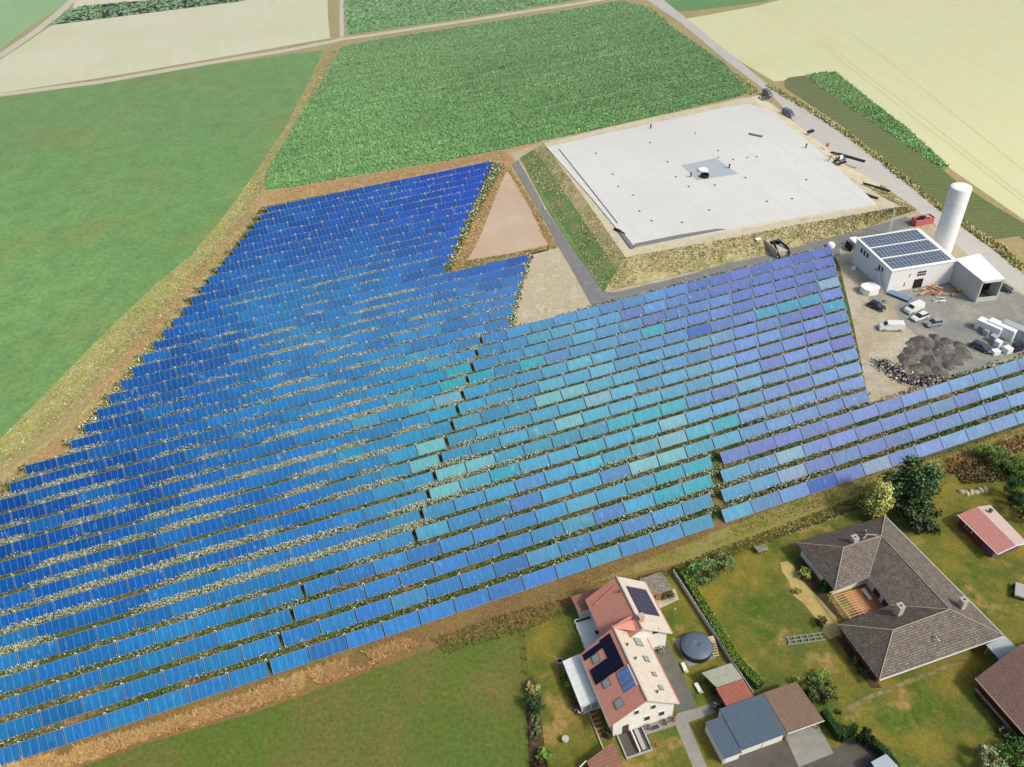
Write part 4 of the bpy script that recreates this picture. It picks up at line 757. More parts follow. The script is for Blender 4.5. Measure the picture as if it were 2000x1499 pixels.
# hedges
def hedge(line, wd, h, label, pal, n=24):
    W = [G(x, y)[:2] for x, y in line]; c = W[0]; root = empty('clipped_hedge', (c[0], c[1], ZG), 0, label, 'hedge'); P = []; sh = []
    for i in range(len(W)-1):
        a, b = Vector(W[i]), Vector(W[i+1]); d = b-a; L = d.length; d.normalize(); nn = Vector((-d.y, d.x)); k = int(L*wd*n*8)
        for _ in range(k):
            s = random.random()*L; u = random.choice((-1, 1)); top_ = random.random() < .55; x = random.uniform(-1, 1) if top_ else u*random.uniform(.85, 1.08)
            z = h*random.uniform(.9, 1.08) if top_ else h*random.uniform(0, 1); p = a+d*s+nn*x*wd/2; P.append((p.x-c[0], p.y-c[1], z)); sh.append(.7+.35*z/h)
    leaves('foliage', np.array(P), .17, pal, shade=np.array(sh), parent=root)
    m = MB()
    for i in range(len(W)-1):
        a, b = Vector(W[i]), Vector(W[i+1]); d = (b-a).normalized(); nn = Vector((-d.y, d.x))*wd*.42
        m.prism([tuple(a+nn-Vector(c)), tuple(a-nn-Vector(c)), tuple(b-nn-Vector(c)), tuple(b+nn-Vector(c))], 0, h*.9)
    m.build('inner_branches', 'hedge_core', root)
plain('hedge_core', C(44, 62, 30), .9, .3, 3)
hedge([(1331, 1117), (1360, 1170), (1400, 1235), (1440, 1300), (1484, 1345)], 1.5, 1.5, 'long light green hedge beside the white fence, from field edge to garages', [C(132, 160, 50), C(112, 142, 46), C(156, 180, 74)], 16)
HG = [C(52, 96, 44), C(44, 84, 40), C(70, 116, 56)]
hedge([(1604, 1398), (1640, 1448), (1668, 1428)], 1.0, 1.9, 'L shaped dark green clipped hedge right of the brown carport', HG, 16)
hedge([(1697, 1456), (1722, 1476), (1748, 1510)], 1.1, 1.9, 'straight dark green clipped hedge at the bottom, right of the black bush', HG, 16)
# white fence along the hedge
def fence(line, h, mat, name, label, wd=.06, step=2.4, panel=True):
    W = [G(x, y)[:2] for x, y in line]; c = W[0]; root = empty(name, (c[0], c[1], ZG), 0, label, 'fence'); m = MB(); pz = []
    for i in range(len(W)-1):
        a, b = Vector(W[i])-Vector(c), Vector(W[i+1])-Vector(c); d = (b-a); L = d.length; d.normalize(); nn = Vector((-d.y, d.x))*wd/2
        if panel: m.prism([tuple(a+nn), tuple(a-nn), tuple(b-nn), tuple(b+nn)], .05, h)
        else:
            for z in (h*.5, h*.95): m.tube([(a.x, a.y, z), (b.x, b.y, z)], .03, 4)
        for k in range(int(L/step)+1): pz.append(a+d*min(L, k*step))
    m.build('panel' if panel else 'rail', mat, root)
    for p in pz: MB().box(p.x-.06, p.x+.06, p.y-.06, p.y+.06, 0, h+.08).build('post', mat, root)
fence([(1315, 1122), (1380, 1222), (1430, 1300), (1470, 1362)], 1.1, 'frame_white', 'garden_fence', 'low white garden fence running between the pool and the long hedge')
fence([(1022, 1220), (1028, 1290), (1034, 1370), (1040, 1500)], 1.1, 'wood_dark', 'garden_fence', 'dark wire fence between the meadow and the left garden', panel=False)
fence([(1963, 888), (2003, 868)], .5, 'concrete', 'low_wall', 'short pale rail at the right edge beside the field')
# felt roofed shed
p = hpos(14.7, 19.6); S = empty('garden_shed', (p[0], p[1], ZG), R_(14.4), 'small shed with a mottled grey felt roof behind the white house', 'shed')
MB().box(.3, 3.9, .3, 3.5, 0, 2.0).build('wall', 'wood_dark', S); MB().slab([(0, 0, 2.1), (4.3, .1, 2.15), (4.0, 3.8, 2.35), (-.1, 3.7, 2.3)], .12).build('roof', 'felt', S); MB().box(1.4, 2.4, .22, .3, 0, 1.8).build('door', 'wood', S)
# round pool under a dark cover with a wooden ladder
p = hpos(18.3, 9.4); S = empty('round_pool', (p[0], p[1], ZG), R_(14.4), 'round above-ground pool under a domed dark grey cover beside the white fence', 'pool')
MB().lathe(0, 0, [(2.45, 0), (2.45, 1.15), (2.55, 1.2), (2.4, 1.25)], 40).build('pool_wall', 'pool_side', S, smooth=True)
m = MB().lathe(0, 0, [(2.5, 1.2), (2.35, 1.32), (2.0, 1.5), (1.5, 1.66), (.8, 1.78), (.25, 1.8), (.2, 1.72)], 40); m.build('cover', 'cover_grey', S, smooth=True)
p = hpos(20.85, 8.6); S2 = empty('pool_ladder', (p[0], p[1], ZG), R_(8), 'pale wooden ladder with steps leaning at the right side of the pool', 'ladder')
m = MB(); m.box(-.5, .5, .6, 1.6, 1.15, 1.25); m.build('platform', 'wood_pale', S2)
m = MB(); m.tube([(-.45, -1.3, 0), (-.45, .6, 1.25)], .05, 5); m.tube([(.45, -1.3, 0), (.45, .6, 1.25)], .05, 5); m.build('stringer', 'wood_pale', S2)
for i in range(6): y = -1.2+i*.33; z = .1+i*.2; MB().box(-.45, .45, y-.1, y+.1, z, z+.05).build('step', 'wood_pale', S2)
# garage complex: three roofs
Og = G(1376.9, 1410.2, 2.5)
def gp(u, v, z=ZG): a = R_(15); return (Og[0]+u*math.cos(a)-v*math.sin(a), Og[1]+u*math.sin(a)+v*math.cos(a), z)
S = empty('double_garage', gp(0, 0), R_(15), 'white garage block under corrugated blue grey roofs with white doors', 'garage')
MB().prism([(.15, -5.3), (2.7, -5.3), (2.7, -.15), (.15, -.15)], 0, 2.2).build('wall', 'white_wall', S); MB().prism([(2.72, -5.0), (9.8, -5.0), (9.8, .8), (2.72, .8)], 0, 2.35).build('wall', 'white_wall', S)
MB().slab([(0, -5.65, 2.3), (2.75, -5.65, 2.4), (2.75, 0, 2.4), (0, 0, 2.3)], .12).build('roof', 'sheet_blue', S); MB().slab([(2.8, -5.45, 2.55), (9.95, -5.4, 2.7), (9.95, 1.0, 2.7), (2.8, 1.0, 2.55)], .14).build('roof', 'sheet_blue', S)
for a, b in ((.4, 2.5), (3.2, 6.1), (6.5, 9.4)): MB().box(a, b, -5.38 if a < 2 else -5.08, -5.3 if a < 2 else -5.0, .05, 2.0).build('garage_door', 'white_pvc', S)
S = empty('carport', gp(9.97, -5.45), R_(15), 'carport with a corrugated brown roof over a pale concrete pad', 'carport')
MB().slab([(.05, 0, 2.72), (5.95, 0, 2.6), (5.6, 6.55, 2.6), (.02, 6.5, 2.72)], .14).build('roof', 'sheet_brown', S)
for u, v in ((.3, .3), (5.5, .3), (5.3, 6.1), (.3, 6.1), (5.4, 3.2)): MB().box(u-.07, u+.07, v-.07, v+.07, 0, 2.5).build('post', 'wood', S)
MB().box(.15, 5.4, 6.2, 6.3, 0, 2.4).build('back_wall', 'wood_dark', S); MB().box(0, 5.95, -.08, -.02, 2.5, 2.72).build('fascia', 'frame_white', S)
S = empty('lean_to_shed', gp(4.05, 1.05), R_(15), 'lean-to with a rusty red corrugated roof behind the blue garage roof', 'shed')
MB().slab([(0, 0, 2.4), (4.5, 0, 2.4), (4.5, 3.15, 2.25), (0, 3.15, 2.25)], .1).build('roof', 'sheet_red', S); MB().prism([(.2, .02), (4.3, .02), (4.3, 3.0), (.2, 3.0)], 0, 2.15).build('wall', 'wood_dark', S)
S = empty('greenhouse_shelter', gp(3.25, 4.25), R_(15), 'shelter with a pale grey translucent panel roof beside the white fence', 'shelter')
MB().slab([(0.9, 0, 2.35), (5.3, 0, 2.35), (5.0, 2.95, 2.2), (0, 2.95, 2.2)], .08).build('roof', 'poly_grey', S)
for u, v in ((.2, 2.7), (4.8, 2.7), (4.9, .3), (1.1, .3)): MB().box(u-.06, u+.06, v-.06, v+.06, 0, 2.2).build('post', 'wood', S)
MB().box(.3, 4.8, 2.72, 2.8, 0, 1.8).build('back_wall', 'wood', S)
for i, (u, lab) in enumerate(((5.9, 'left pink flower tub under the white gable'), (8.4, 'middle pink flower tub under the white gable'), (9.7, 'right pink flower tub under the white gable'))):
    p = hpos(u, -.2, .26); shrub('flower_tub', p, .5, .35, .35, 260, .16, [C(214, 130, 150), C(196, 84, 110), C(104, 130, 70)], lab, 'flowers', trunk=False)
# loungers and statue-like covers in the small lawn
for x, y, lab, rt in ((1364, 1348, 'white garden lounger lying on the lawn left of the pale grey roof', -75), (1337, 1308, 'white folded chair with a dark bag on the path below the pool', -80)):
    q = G(x, y); S = empty('garden_lounger', (q[0], q[1], ZG), R_(rt), lab, 'lounger'); MB().box(-.95, .45, -.3, .3, .32, .4).build('seat', 'white_pvc', S); m = MB(); m.slab([(.45, -.3, .4), (1.0, -.3, .75), (1.0, .3, .75), (.45, .3, .4)], .06); m.build('backrest', 'white_pvc', S)
    for a, b in ((-.8, -.25), (-.8, .25), (.4, -.25), (.4, .25)): MB().box(a-.03, a+.03, b-.03, b+.03, 0, .33).build('leg', 'white_pvc', S)
q = G(1176, 1234, .7); S = empty('patio_table', (q[0], q[1], .7), R_(14), 'black round table with chairs on the white terrace', 'table')
MB().lathe(0, 0, [(.55, .7), (.55, .76)], 16).build('table_top', 'black', S); MB().lathe(0, 0, [(.25, 0), (.06, .1), (.05, .7)], 10).build('leg', 'black', S)
for i in range(4):
    a = i*1.57+.4; q2 = Vector((q[0]+.95*math.cos(a), q[1]+.95*math.sin(a)))
    T = empty('patio_chair', (q2.x, q2.y, .7), a+math.pi, 'black chair at the round table on the white terrace', 'chair', 'chairs around the terrace table'); MB().box(-.25, .25, -.25, .25, .4, .48).build('seat', 'black', T); MB().box(-.28, -.2, -.25, .25, .45, .95).build('backrest', 'black', T)
    for s, b in ((-.2, -.2), (.2, -.2), (-.2, .2), (.2, .2)): MB().box(s-.02, s+.02, b-.02, b+.02, 0, .4).build('leg', 'black', T)
# wooden pallet steps left of the front corner
q = hpos(-.9, 2.2); S = empty('timber_steps', (q[0], q[1], ZG), R_(14.4), 'short flight of brown timber steps below the conservatory end', 'steps')
for i in range(6): MB().box(-.5, .6, -1.8+i*.75, -1.4+i*.75, .05+i*.03, .2+i*.07).build('step', 'wood', S)
MB().box(-.75, -.55, -3.2, 2.8, 0, .25).build('edging', 'sand', S)
q = G(1104, 1448); S = empty('stone_ornament', (q[0], q[1], ZG), 0, 'round white stone urn standing alone on the left lawn', 'urn'); MB().lathe(0, 0, [(.35, 0), (.3, .2), (.5, .55), (.55, .75), (.42, .75)], 20).build('bowl', 'stone', S, smooth=True); MB().lathe(0, 0, [(.4, .7), (.38, .74)], 16).build('opening', 'pot_red', S)
q = G(1093, 1292); S = empty('manhole_cover', (q[0], q[1], ZG), 0, 'dark square manhole in the lawn left of the conservatory', 'manhole'); MB().box(-.5, .5, -.45, .45, 0, .08).build('rim', 'concrete', S); MB().box(-.35, .35, -.3, .3, .08, .12).build('lid', 'dark_void', S)
q = G(1281, 1462); S = empty('garden_figure', (q[0], q[1], ZG), 0, 'small red garden ornament on a stake in the dry front lawn', 'ornament'); MB().tube([(0, 0, 0), (0, 0, .8)], .04, 6).build('stake', 'wood_pale', S); MB().lathe(0, 0, [(.1, .7), (.3, .85), (.25, 1.1), (.05, 1.25)], 12).build('figure', 'pot_red', S)
q = G(1317, 1204); S = empty('washing_post', (q[0], q[1], ZG), 0, 'thin pale post standing on the lawn right of the grey solar modules', 'post'); MB().tube([(0, 0, 0), (0, 0, 1.9)], .04, 6).build('pole', 'wood_pale', S); MB().lathe(0, 0, [(.15, 1.9), (.12, 2.05)], 8).build('cap', 'wood_pale', S)
# bottom-left porch roof
q = G(1150, 1489, 2.4); S = empty('porch', (q[0], q[1], ZG), R_(14.4), 'brown ribbed porch roof cut by the bottom edge below the white house', 'porch'); MB().slab([(-.3, -4, 2.3), (4.2, -4, 2.5), (4.3, 1.6, 2.5), (-.2, .2, 2.3)], .12).build('roof', 'flat_red', S); MB().prism([(-2, -3.8), (4, -3.8), (4, 0), (-2, -.6)], 0, 2.1).build('wall', 'dark_void', S)
MB().tube([(-2.4, -.7, 2.3), (-.3, .25, 2.4)], .08, 6).build('beam', 'frame_white', S)
# ---- grey hip roofed bungalow (U shape)
Oq = G(1717, 1328.6, 2.8); HB = empty('grey_bungalow', (Oq[0], Oq[1], ZG), R_(15), 'wide U shaped bungalow with mottled grey brown hip roofs around a wooden terrace', 'house')
E_, Z5 = 2.7, 5.4
S_, SE_, NE_, NW_, A_, B_ = (0, 0, E_), (22.25, 0, E_), (20.5, 26.3, E_), (2.75, 26.4, E_), (3.15, 15.75, E_), (-.1, 10.1, E_)
IS_, IN_ = (9.6, 10.45, E_), (9.6, 16.0, E_); r1, r2, r3, r4 = (5.5, 5.15, Z5), (15.9, 5.35, Z5), (15.2, 21.1, Z5), (7.9, 21.1, Z5)
for pts, mt in (([S_, SE_, r2, r1], 'tile_grey'), ([S_, r1, B_], 'tile_grey_shaded'), ([B_, r1, r2, IS_], 'tile_grey_shaded'), ([IS_, r2, r3, IN_], 'tile_grey'), ([SE_, NE_, r3, r2], 'tile_grey'), ([A_, IN_, r3, r4], 'tile_grey'), ([NW_, A_, r4], 'tile_grey_shaded'), ([NE_, NW_, r4, r3], 'tile_grey_shaded')):
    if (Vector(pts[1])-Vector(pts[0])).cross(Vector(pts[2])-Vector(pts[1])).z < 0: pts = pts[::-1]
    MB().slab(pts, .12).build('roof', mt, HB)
for a, b in ((S_, r1), (r1, r2), (r2, SE_), (B_, r1), (r2, r3), (r3, r4), (r4, NW_), (r4, A_), (r3, NE_), (IS_, r2), (IN_, r3)):
    a = (a[0], a[1], a[2]+.04); b = (b[0], b[1], b[2]+.05); MB().tube([a, b], .07, 5).build('ridge_cap', 'ridge', HB)
MB().prism([(.9, 1.0), (21.2, .9), (21.2, 9.4), (.8, 9.4)], 0, 2.62).build('wall', 'brick_dark', HB); MB().prism([(10.4, 9.4), (20.8, 9.4), (19.8, 25.4), (10.4, 25.4)], 0, 2.62).build('wall', 'white_wall', HB); MB().prism([(3.9, 16.7), (10.4, 16.7), (10.4, 25.5), (3.6, 25.5)], 0, 2.62).build('wall', 'white_wall', HB)
MB().box(0.05, 22.2, -.08, .0, 2.45, 2.72).build('fascia', 'frame_white', HB); MB().tube([(.02, 0, 2.6), (-.08, 10.1, 2.6)], .08, 5).build('gutter', 'window_dark', HB); MB().tube([(22.3, 0, 2.65), (20.6, 26.3, 2.65)], .09, 5).build('gutter', 'frame_white', HB)
MB().box(1.2, 21.0, .84, .9, 1.0, 2.5).build('wall_trim', 'purple_grey', HB)  # purple-grey band along the wall
for i, u in enumerate((3.5, 7.2, 11.5, 16.2)): f = MB().box(u, u+1.8, .78, .86, .9, 2.1).build('window', 'frame_white', HB); MB().box(u+.1, u+1.7, .74, .78, 1.0, 2.0).build('pane', 'window_dark', f)
for v in (2.5, 6.0): f = MB().box(.72, .8, v, v+1.8, .8, 2.1).build('window', 'frame_white', HB); MB().box(.68, .72, v+.1, v+1.7, .9, 2.0).build('pane', 'window_dark', f)
f = MB().box(3.5, 3.56, 19, 24.6, .6, 2.3).build('window', 'white_pvc', HB); MB().box(10.3, 10.4, 10.6, 15.8, .1, 2.3).build('window', 'frame_white', HB)
for v in (10.9, 13.2): MB().box(10.22, 10.3, v, v+1.5, .3, 2.1).build('pane', 'window_dark', HB)
for u, v, z in ((10.5, 21.8, 4.9), (8.9, 8.0, 3.6), (18.6, 5.7, 4.3)):
    ch = MB().box(u-.45, u+.45, v-.5, v+.5, z-1.2, 6.1).build('chimney', 'stone', HB); MB().box(u-.52, u+.52, v-.57, v+.57, 6.1, 6.2).build('chimney_cap', 'concrete', ch); MB().box(u-.15, u+.15, v-.15, v+.15, 6.2, 6.24).build('flue', 'dark_void', ch)
MB().tube([(11.2, 2.9, 3.8), (11.3, 2.5, 4.6), (11.1, 2.0, 4.7), (11.4, 1.7, 4.4)], .14, 6).build('flue_pipe', 'stone', HB)
MB().lathe(13.9, 23.2, [(.2, 4.0), (.2, 5.0), (.3, 5.0)], 8).build('vent_pipe', 'window_grey', HB)
m = MB(); m.tube([(12.0, 21.5, 5.45), (13.0, 22.0, 5.6), (14.6, 21.3, 5.6)], .12, 5); m.build('flashing', 'ridge', HB)
# wooden terrace, pergola
MB().box(5.6, 10.3, 10.6, 16.2, 0, .12).build('terrace_deck', 'deck', HB)
pg = MB().box(2.6, 2.7, 10.5, 15.9, 2.25, 2.4).build('pergola', 'wood_pale', HB)
m = MB()
for i in range(12): v = 10.7+i*.46; m.box(2.3, 5.9, v, v+.07, 2.4, 2.5)
m.box(5.2, 5.3, 10.5, 13.6, 2.28, 2.4); m.build('rafters', 'wood_pale', pg)
m = MB(); [m.box(2.6, 2.7, v, v+.1, 0, 2.3) for v in (10.8, 13.2, 15.6)]; m.build('post', 'wood_pale', pg)
def bp(u, v, z=ZG): a = R_(15); return (Oq[0]+u*math.cos(a)-v*math.sin(a), Oq[1]+u*math.sin(a)+v*math.cos(a), z)
S = empty('garden_bench', bp(9.0, 14.6, .2), R_(15), 'long pale bench on the brown wooden terrace of the bungalow', 'bench'); MB().box(-.3, .3, -1.1, 1.1, .38, .46).build('seat', 'white_pvc', S)
for v in (-.9, .9): MB().box(-.25, .25, v-.05, v+.05, 0, .38).build('leg', 'white_pvc', S)
MB().box(1.2, 2.3, 9.0, 17.5, 0, .25).build('planter_wall', 'stone', HB) if False else None
m = MB(); m.slab([(22.2, .9, 2.45), (24.6, .5, 2.35), (24.0, -3.2, 2.35), (19.8, -1.5, 2.45), (19.9, .0, 2.45)][::-1], .1)
S = empty('covered_walkway', (Oq[0], Oq[1], ZG), R_(15), 'flat pale grey roof linking the bungalow to the brown roofed house', 'walkway roof')
MB().slab([(18.9, -.2, 2.3), (19.0, -3.0, 2.3), (22.8, -2.2, 2.3), (22.7, .1, 2.3)], .12).build('roof', 'lid_grey', S)
for u, v in ((19.2, -.5), (19.2, -2.7), (22.5, -2.2)): MB().box(u-.06, u+.06, v-.06, v+.06, 0, 2.2).build('post', 'frame_white', S)
# brown roofed house at right edge
q = G(1904.4, 1325.6, 2.6); S = empty('brown_house', (q[0], q[1], ZG), R_(17), 'house with a brown tiled roof and dark red wall at the right edge', 'house')
MB().slab([(0, 0, 2.6), (0, -15, 2.6), (8, -15, 5.2), (8, 1.0, 5.2)], .15).build('roof', 'tile_brown', S); MB().slab([(8, 1.0, 5.2), (8, -15, 5.2), (16, -15, 2.6), (16, 1.0, 2.6)], .15).build('roof', 'tile_brown', S)
MB().prism([(.9, -14.5), (15, -14.5), (15, .2), (.9, -.3)], 0, 2.55).build('wall', 'brick_red', S); MB().tube([(-.06, 0, 2.55), (-.06, -15, 2.55)], .08, 5).build('gutter', 'ridge', S); MB().box(.4, .6, -14, -.5, 0, .4).build('plinth', 'sand', S)
for v in (-4, -9): MB().box(.82, .9, v, v+1.6, .8, 2.0).build('window', 'window_dark', S)
# red log shed with rounded pinkish roof
P0, P1, P2, P3 = [G(1840+a/4.6875, 860+b/4.6875, z) for a, b, z in ((135, 688, 2.3), (320, 615, 3.0), (505, 1050, 2.3), (678, 970, 3.0))]
S = empty('red_summerhouse', (P0[0], P0[1], ZG), R_(15), 'red wooden summerhouse with a pink ribbed roof on the right lawn', 'shed')
a0, a1, a2, a3 = [rel(S, q) for q in (P0, P1, P2, P3)]; e0 = (a1[0]*2-a0[0], a1[1]*2-a0[1]); e1 = (a3[0]*2-a2[0], a3[1]*2-a2[1])
MB().slab([(a0[0], a0[1], 2.25), (a2[0], a2[1], 2.25), (a3[0], a3[1], 3.0), (a1[0], a1[1], 3.0)], .12).build('roof', 'sheet_pink', S)
MB().slab([(a1[0], a1[1], 3.0), (a3[0], a3[1], 3.0), (e1[0]-1.0, e1[1], 2.5), (e0[0]-1.0, e0[1], 2.5)], .12).build('roof', 'sheet_pink_sunlit', S)  # east slope: same pink sheet with sunlight put into its colour
MB().prism([(.5, -.5), (.4, -6.0), (6.6, -6.2), (6.6, -.3)], 0, 2.25).build('wall', 'brick_red', S); MB().prism([(.6, -6.0), (.7, -8.4), (6.2, -8.4), (6.2, -6.0)], 0, 1.9).build('porch_wall', 'purple_grey', S)
f = MB().box(.36, .45, -3.6, -1.9, 1.1, 1.9).build('window', 'frame_white', S); MB().box(.32, .36, -3.45, -2.05, 1.2, 1.8).build('pane', 'window_dark', f)
MB().tube([(a0[0], a0[1], 2.3), (a2[0], a2[1], 2.3)], .08, 5).build('gutter', 'frame_white', S); MB().tube([(a2[0], a2[1], 2.3), (a3[0], a3[1], 3.02), (e1[0]-1, e1[1], 2.5)], .1, 5).build('barge_board', 'frame_white', S); MB().lathe(5.3, -1.7, [(.25, 2.6), (.25, 3.3), (.4, 3.35), (.1, 3.6)], 10).build('chimney', 'window_dark', S)
# fallen beam, ladders, mound
q = G(1975, 925); S = empty('timber_beam', (q[0], q[1], ZG+.1), R_(-56), 'long weathered timber beam lying between two bushes in the upper right garden', 'beam'); MB().box(-4, 4, -.2, .2, 0, .35).build('beam', 'wood', S)
q = G(1572, 1249); S = empty('ladder', (q[0], q[1], ZG), R_(4), 'aluminium ladder stack lying on the lawn beside the sand bed', 'ladder')
MB().box(-3.1, 3.1, -.75, -.65, .05, .25).build('rail', 'steel', S); MB().box(-3.1, 3.1, .55, .65, .05, .25).build('rail', 'steel', S); MB().box(-2.6, 2.9, -.1, 0, .05, .25).build('rail', 'steel', S)
for i in range(6): MB().box(-2.8+i*1.05, -2.65+i*1.05, -.7, .6, .1, .22).build('rung', 'steel', S)
S = empty('weedy_mound', G(1905, 922), 0, 'weed covered earth mound with clods near the upper right bushes', 'mound')
Q = pts_in([(-4, -3), (5, -3), (6, 2), (0, 3.5), (-4, 2)], 60, 6000); Q[:, 2] = np.clip(.9-((Q[:, 0]/5)**2+(Q[:, 1]/3)**2), 0, 1)+.1; Q[:, 2] += rng.uniform(0, .3, len(Q))
MB().lathe(0, 0, [(4.2, 0), (3.2, .5), (2, .85), (.5, 1.0)], 18, .65).build('earth', 'soil_dark', S, smooth=True); leaves('weeds', Q[:1500], .4, [C(110, 100, 60), C(84, 80, 46), C(150, 124, 84), C(70, 66, 44)], parent=S)
for i in range(6):
    a = G(1878+i*9, 965+random.uniform(-3, 2)-abs(i-2)*2); T = empty('dry_clod', (a[0], a[1], ZG), random.random()*3, 'tan clod of dry earth in the row at the foot of the weedy mound', 'clod', 'clods below the mound'); MB().lathe(0, 0, [(.8, 0), (.75, .25), (.4, .5), (.1, .55)], 9, .6).build('clod', 'sand', T, smooth=True)
q = G(1988, 1160); S = empty('garden_trailer', (q[0], q[1], ZG), R_(60), 'white framed garden cart with black wheels at the right edge', 'cart'); MB().box(-1.4, 1.4, -.7, .7, .6, 1.0).build('bed', 'concrete', S)
for a, b in ((-1, -.8), (-1, .8), (1, -.8), (1, .8)): MB().tube([(a, b-.08, .38), (a, b+.08, .38)], .38, 14).build('wheel', 'rubber', S)
q = G(1487, 1072, .8); S = empty('stone_trough', (q[0], q[1], ZG), R_(15), 'small grey table-like stone structure at the field edge above the bungalow', 'table'); MB().box(-1.0, 1.0, -.7, .7, .7, .85).build('table_top', 'felt', S); MB().box(-.6, -.3, -.4, .4, 0, .7).build('leg', 'wood_dark', S); MB().box(.3, .6, -.4, .4, 0, .7).build('leg', 'wood_dark', S)
q = G(1719, 1492, 2.3); S = empty('flat_roof_garage', (q[0], q[1], ZG), R_(15), 'pale flat roof corner at the bottom edge right of the driveway', 'garage'); MB().slab([(-1, .6, 2.2), (-1, -6, 2.2), (3.2, -6, 2.2), (1.6, .9, 2.2)], .15).build('roof', 'lid_grey', S); MB().box(-.7, 1.6, -5.5, .3, 0, 2.1).build('wall', 'white_wall', S)
# ================================================================ HEATING PLANT
FL, FR, BL = G(1730.8, 572.7), G(1854.5, 552.5), G(1662.7, 512.5); HP = empty('heating_plant', (FL[0], FL[1], ZG), math.atan2(FR[1]-FL[1], FR[0]-FL[0]), 'white heating plant hall with three rows of solar modules on its roof', 'building')
fr, bl = rel(HP, FR), rel(HP, BL); W_, D_ = fr[0], bl[1]; sk = bl[0]; br = (W_+sk, D_); ZF, ZB = 6.1, 6.9
MB().prism([(0, 0), (W_, 0), br, bl], [-.1]*4, [ZF, ZF, ZB, ZB]).build('wall', 'plant_white', HP)
MB().slab([(-.2, -.2, ZF+.18), (W_+.2, -.2, ZF+.18), (br[0]+.2, br[1]+.2, ZB+.2), (bl[0]-.2, bl[1]+.2, ZB+.2)], .16).build('roof', 'plant_white', HP)
for j in range(3):
    t0, t1 = (.04+j*.322), (.04+j*.322+.285); f = lambda s, t: (s*W_+t*sk, t*D_, ZF+(ZB-ZF)*t+.32); a, b = .03, .94
    n_ = 12
    for i in range(n_):
        s0, s1 = a+(b-a)*i/n_+.0015, a+(b-a)*(i+1)/n_-.0015; MB().slab([f(s0, t0), f(s1, t0), f(s1, t1), f(s0, t1)], .05).build('solar_module', 'pv_plant', HP)
def wquad(s0, s1, z0, z1, off=.05, side='front'):
    if side == 'front': return [(s0*W_, -off, z0), (s1*W_, -off, z0), (s1*W_, -off, z1), (s0*W_, -off, z1)]
    P = lambda s: (sk*s-off, D_*s); a, b = P(s0), P(s1); return [(a[0], a[1], z0), (a[0], a[1], z1), (b[0], b[1], z1), (b[0], b[1], z0)]
MB().poly(wquad(.40, .545, 0, 2.6)).build('door_opening', 'dark_void', HP)
for i in range(4):
    for j in range(2): MB().poly(wquad(.42+i*.035, .448+i*.035, 3.5+j*.75, 4.1+j*.75)).build('window', 'window_dark', HP)
MB().poly(wquad(.25, .262, 1.0, 2.2)).build('window', 'window_dark', HP); MB().poly(wquad(.3, .31, 3.6, 4.6)).build('window', 'window_dark', HP)
for i in range(3): MB().poly(wquad(.62+i*.085, .67+i*.085, 4.3, 5.6, side='l')).build('window', 'window_dark', HP)
for i in range(2): MB().poly(wquad(.2+i*.08, .245+i*.08, 4.0, 5.2, side='l')).build('window', 'window_dark', HP)
st = MB().box(-1.3, -.3, 4.0, 5.2, 3.9, 4.0).build('outside_stair', 'steel', HP); m = MB()
for i in range(14): m.box(-1.25, -.35, 3.9-i*.28, 4.05-i*.28, 3.75-i*.27, 3.8-i*.27)
m.tube([(-1.3, 4, 4.9), (-1.3, .2, 1.1)], .04, 4); m.tube([(-.3, 4, 4.9), (-.3, .2, 1.1)], .04, 4); m.tube([(-1.3, 4, 3.9), (-1.3, 0, .1)], .05, 4); m.build('flight', 'frame_white', st)
# open-fronted concrete bay (wood chip store)
A0, A1 = G(1904.2, 592.1), G(1945.6, 586.8); HS = empty('fuel_store', (A0[0], A0[1], ZG), math.atan2(A1[1]-A0[1], A1[0]-A0[0]), 'long pale concrete fuel store with an open dark front beside the plant hall', 'building')
FRr = rel(HS, G(1853.5, 553)); Lx = rel(HS, A1)[0]; dx, dy = FRr; hs = 5.9
m = MB(); m.prism([(0, 0), (.35, 0), (.35+dx, dy), (dx, dy)], 0, hs); m.prism([(Lx-.3, 0), (Lx, 0), (Lx+dx+.6, dy+1), (Lx+dx+.3, dy+1)], 0, hs); m.prism([(.35, 0), (Lx-.3, 0), (Lx-.3, .3), (.35, .3)], 0, 1.1); m.prism([(.35+dx, dy-.3), (Lx+dx, dy+.6), (Lx+dx, dy+1), (.35+dx, dy)], 0, hs); m.build('wall', 'concrete_panel', HS)
MB().slab([(-.05, -.05, hs+.2), (Lx+.05, -.05, hs+.2), (Lx+dx+1.6, dy+1.8, hs+.5), (dx, dy+.6, hs+.5)], .25).build('roof', 'plant_white', HS)
MB().prism([(.35, 3), (Lx-.3, 3), (Lx-.3, 3.1), (.35, 3.1)], 1.0, hs-.1).build('shade_panel', 'dark_void', HS)  # dark sheet across the bay stands in for its unlit interior
MB().box(.5, Lx-.5, -.08, -.02, hs-.5, hs+.05).build('lintel', 'frame_white', HS)
# white heat store tower
T0 = G(1836, 495); S = empty('heat_store_tower', (T0[0], T0[1], ZG), 0, 'tall white cylindrical heat storage tank rising behind the plant hall', 'tower')
MB().lathe(0, 0, [(2.55, 0), (2.5, .3), (2.5, 18.6), (2.4, 18.85), (1.9, 19.0), (.5, 19.08)], 44).build('tank_shell', 'plant_white', S, smooth=False)
for z in (9,): MB().lathe(0, 0, [(2.51, z), (2.515, z+.05)], 44).build('seam', 'lid_grey', S)
for p in bpy.data.objects['tank_shell'].data.polygons: p.use_smooth = abs(p.normal.z) < .9
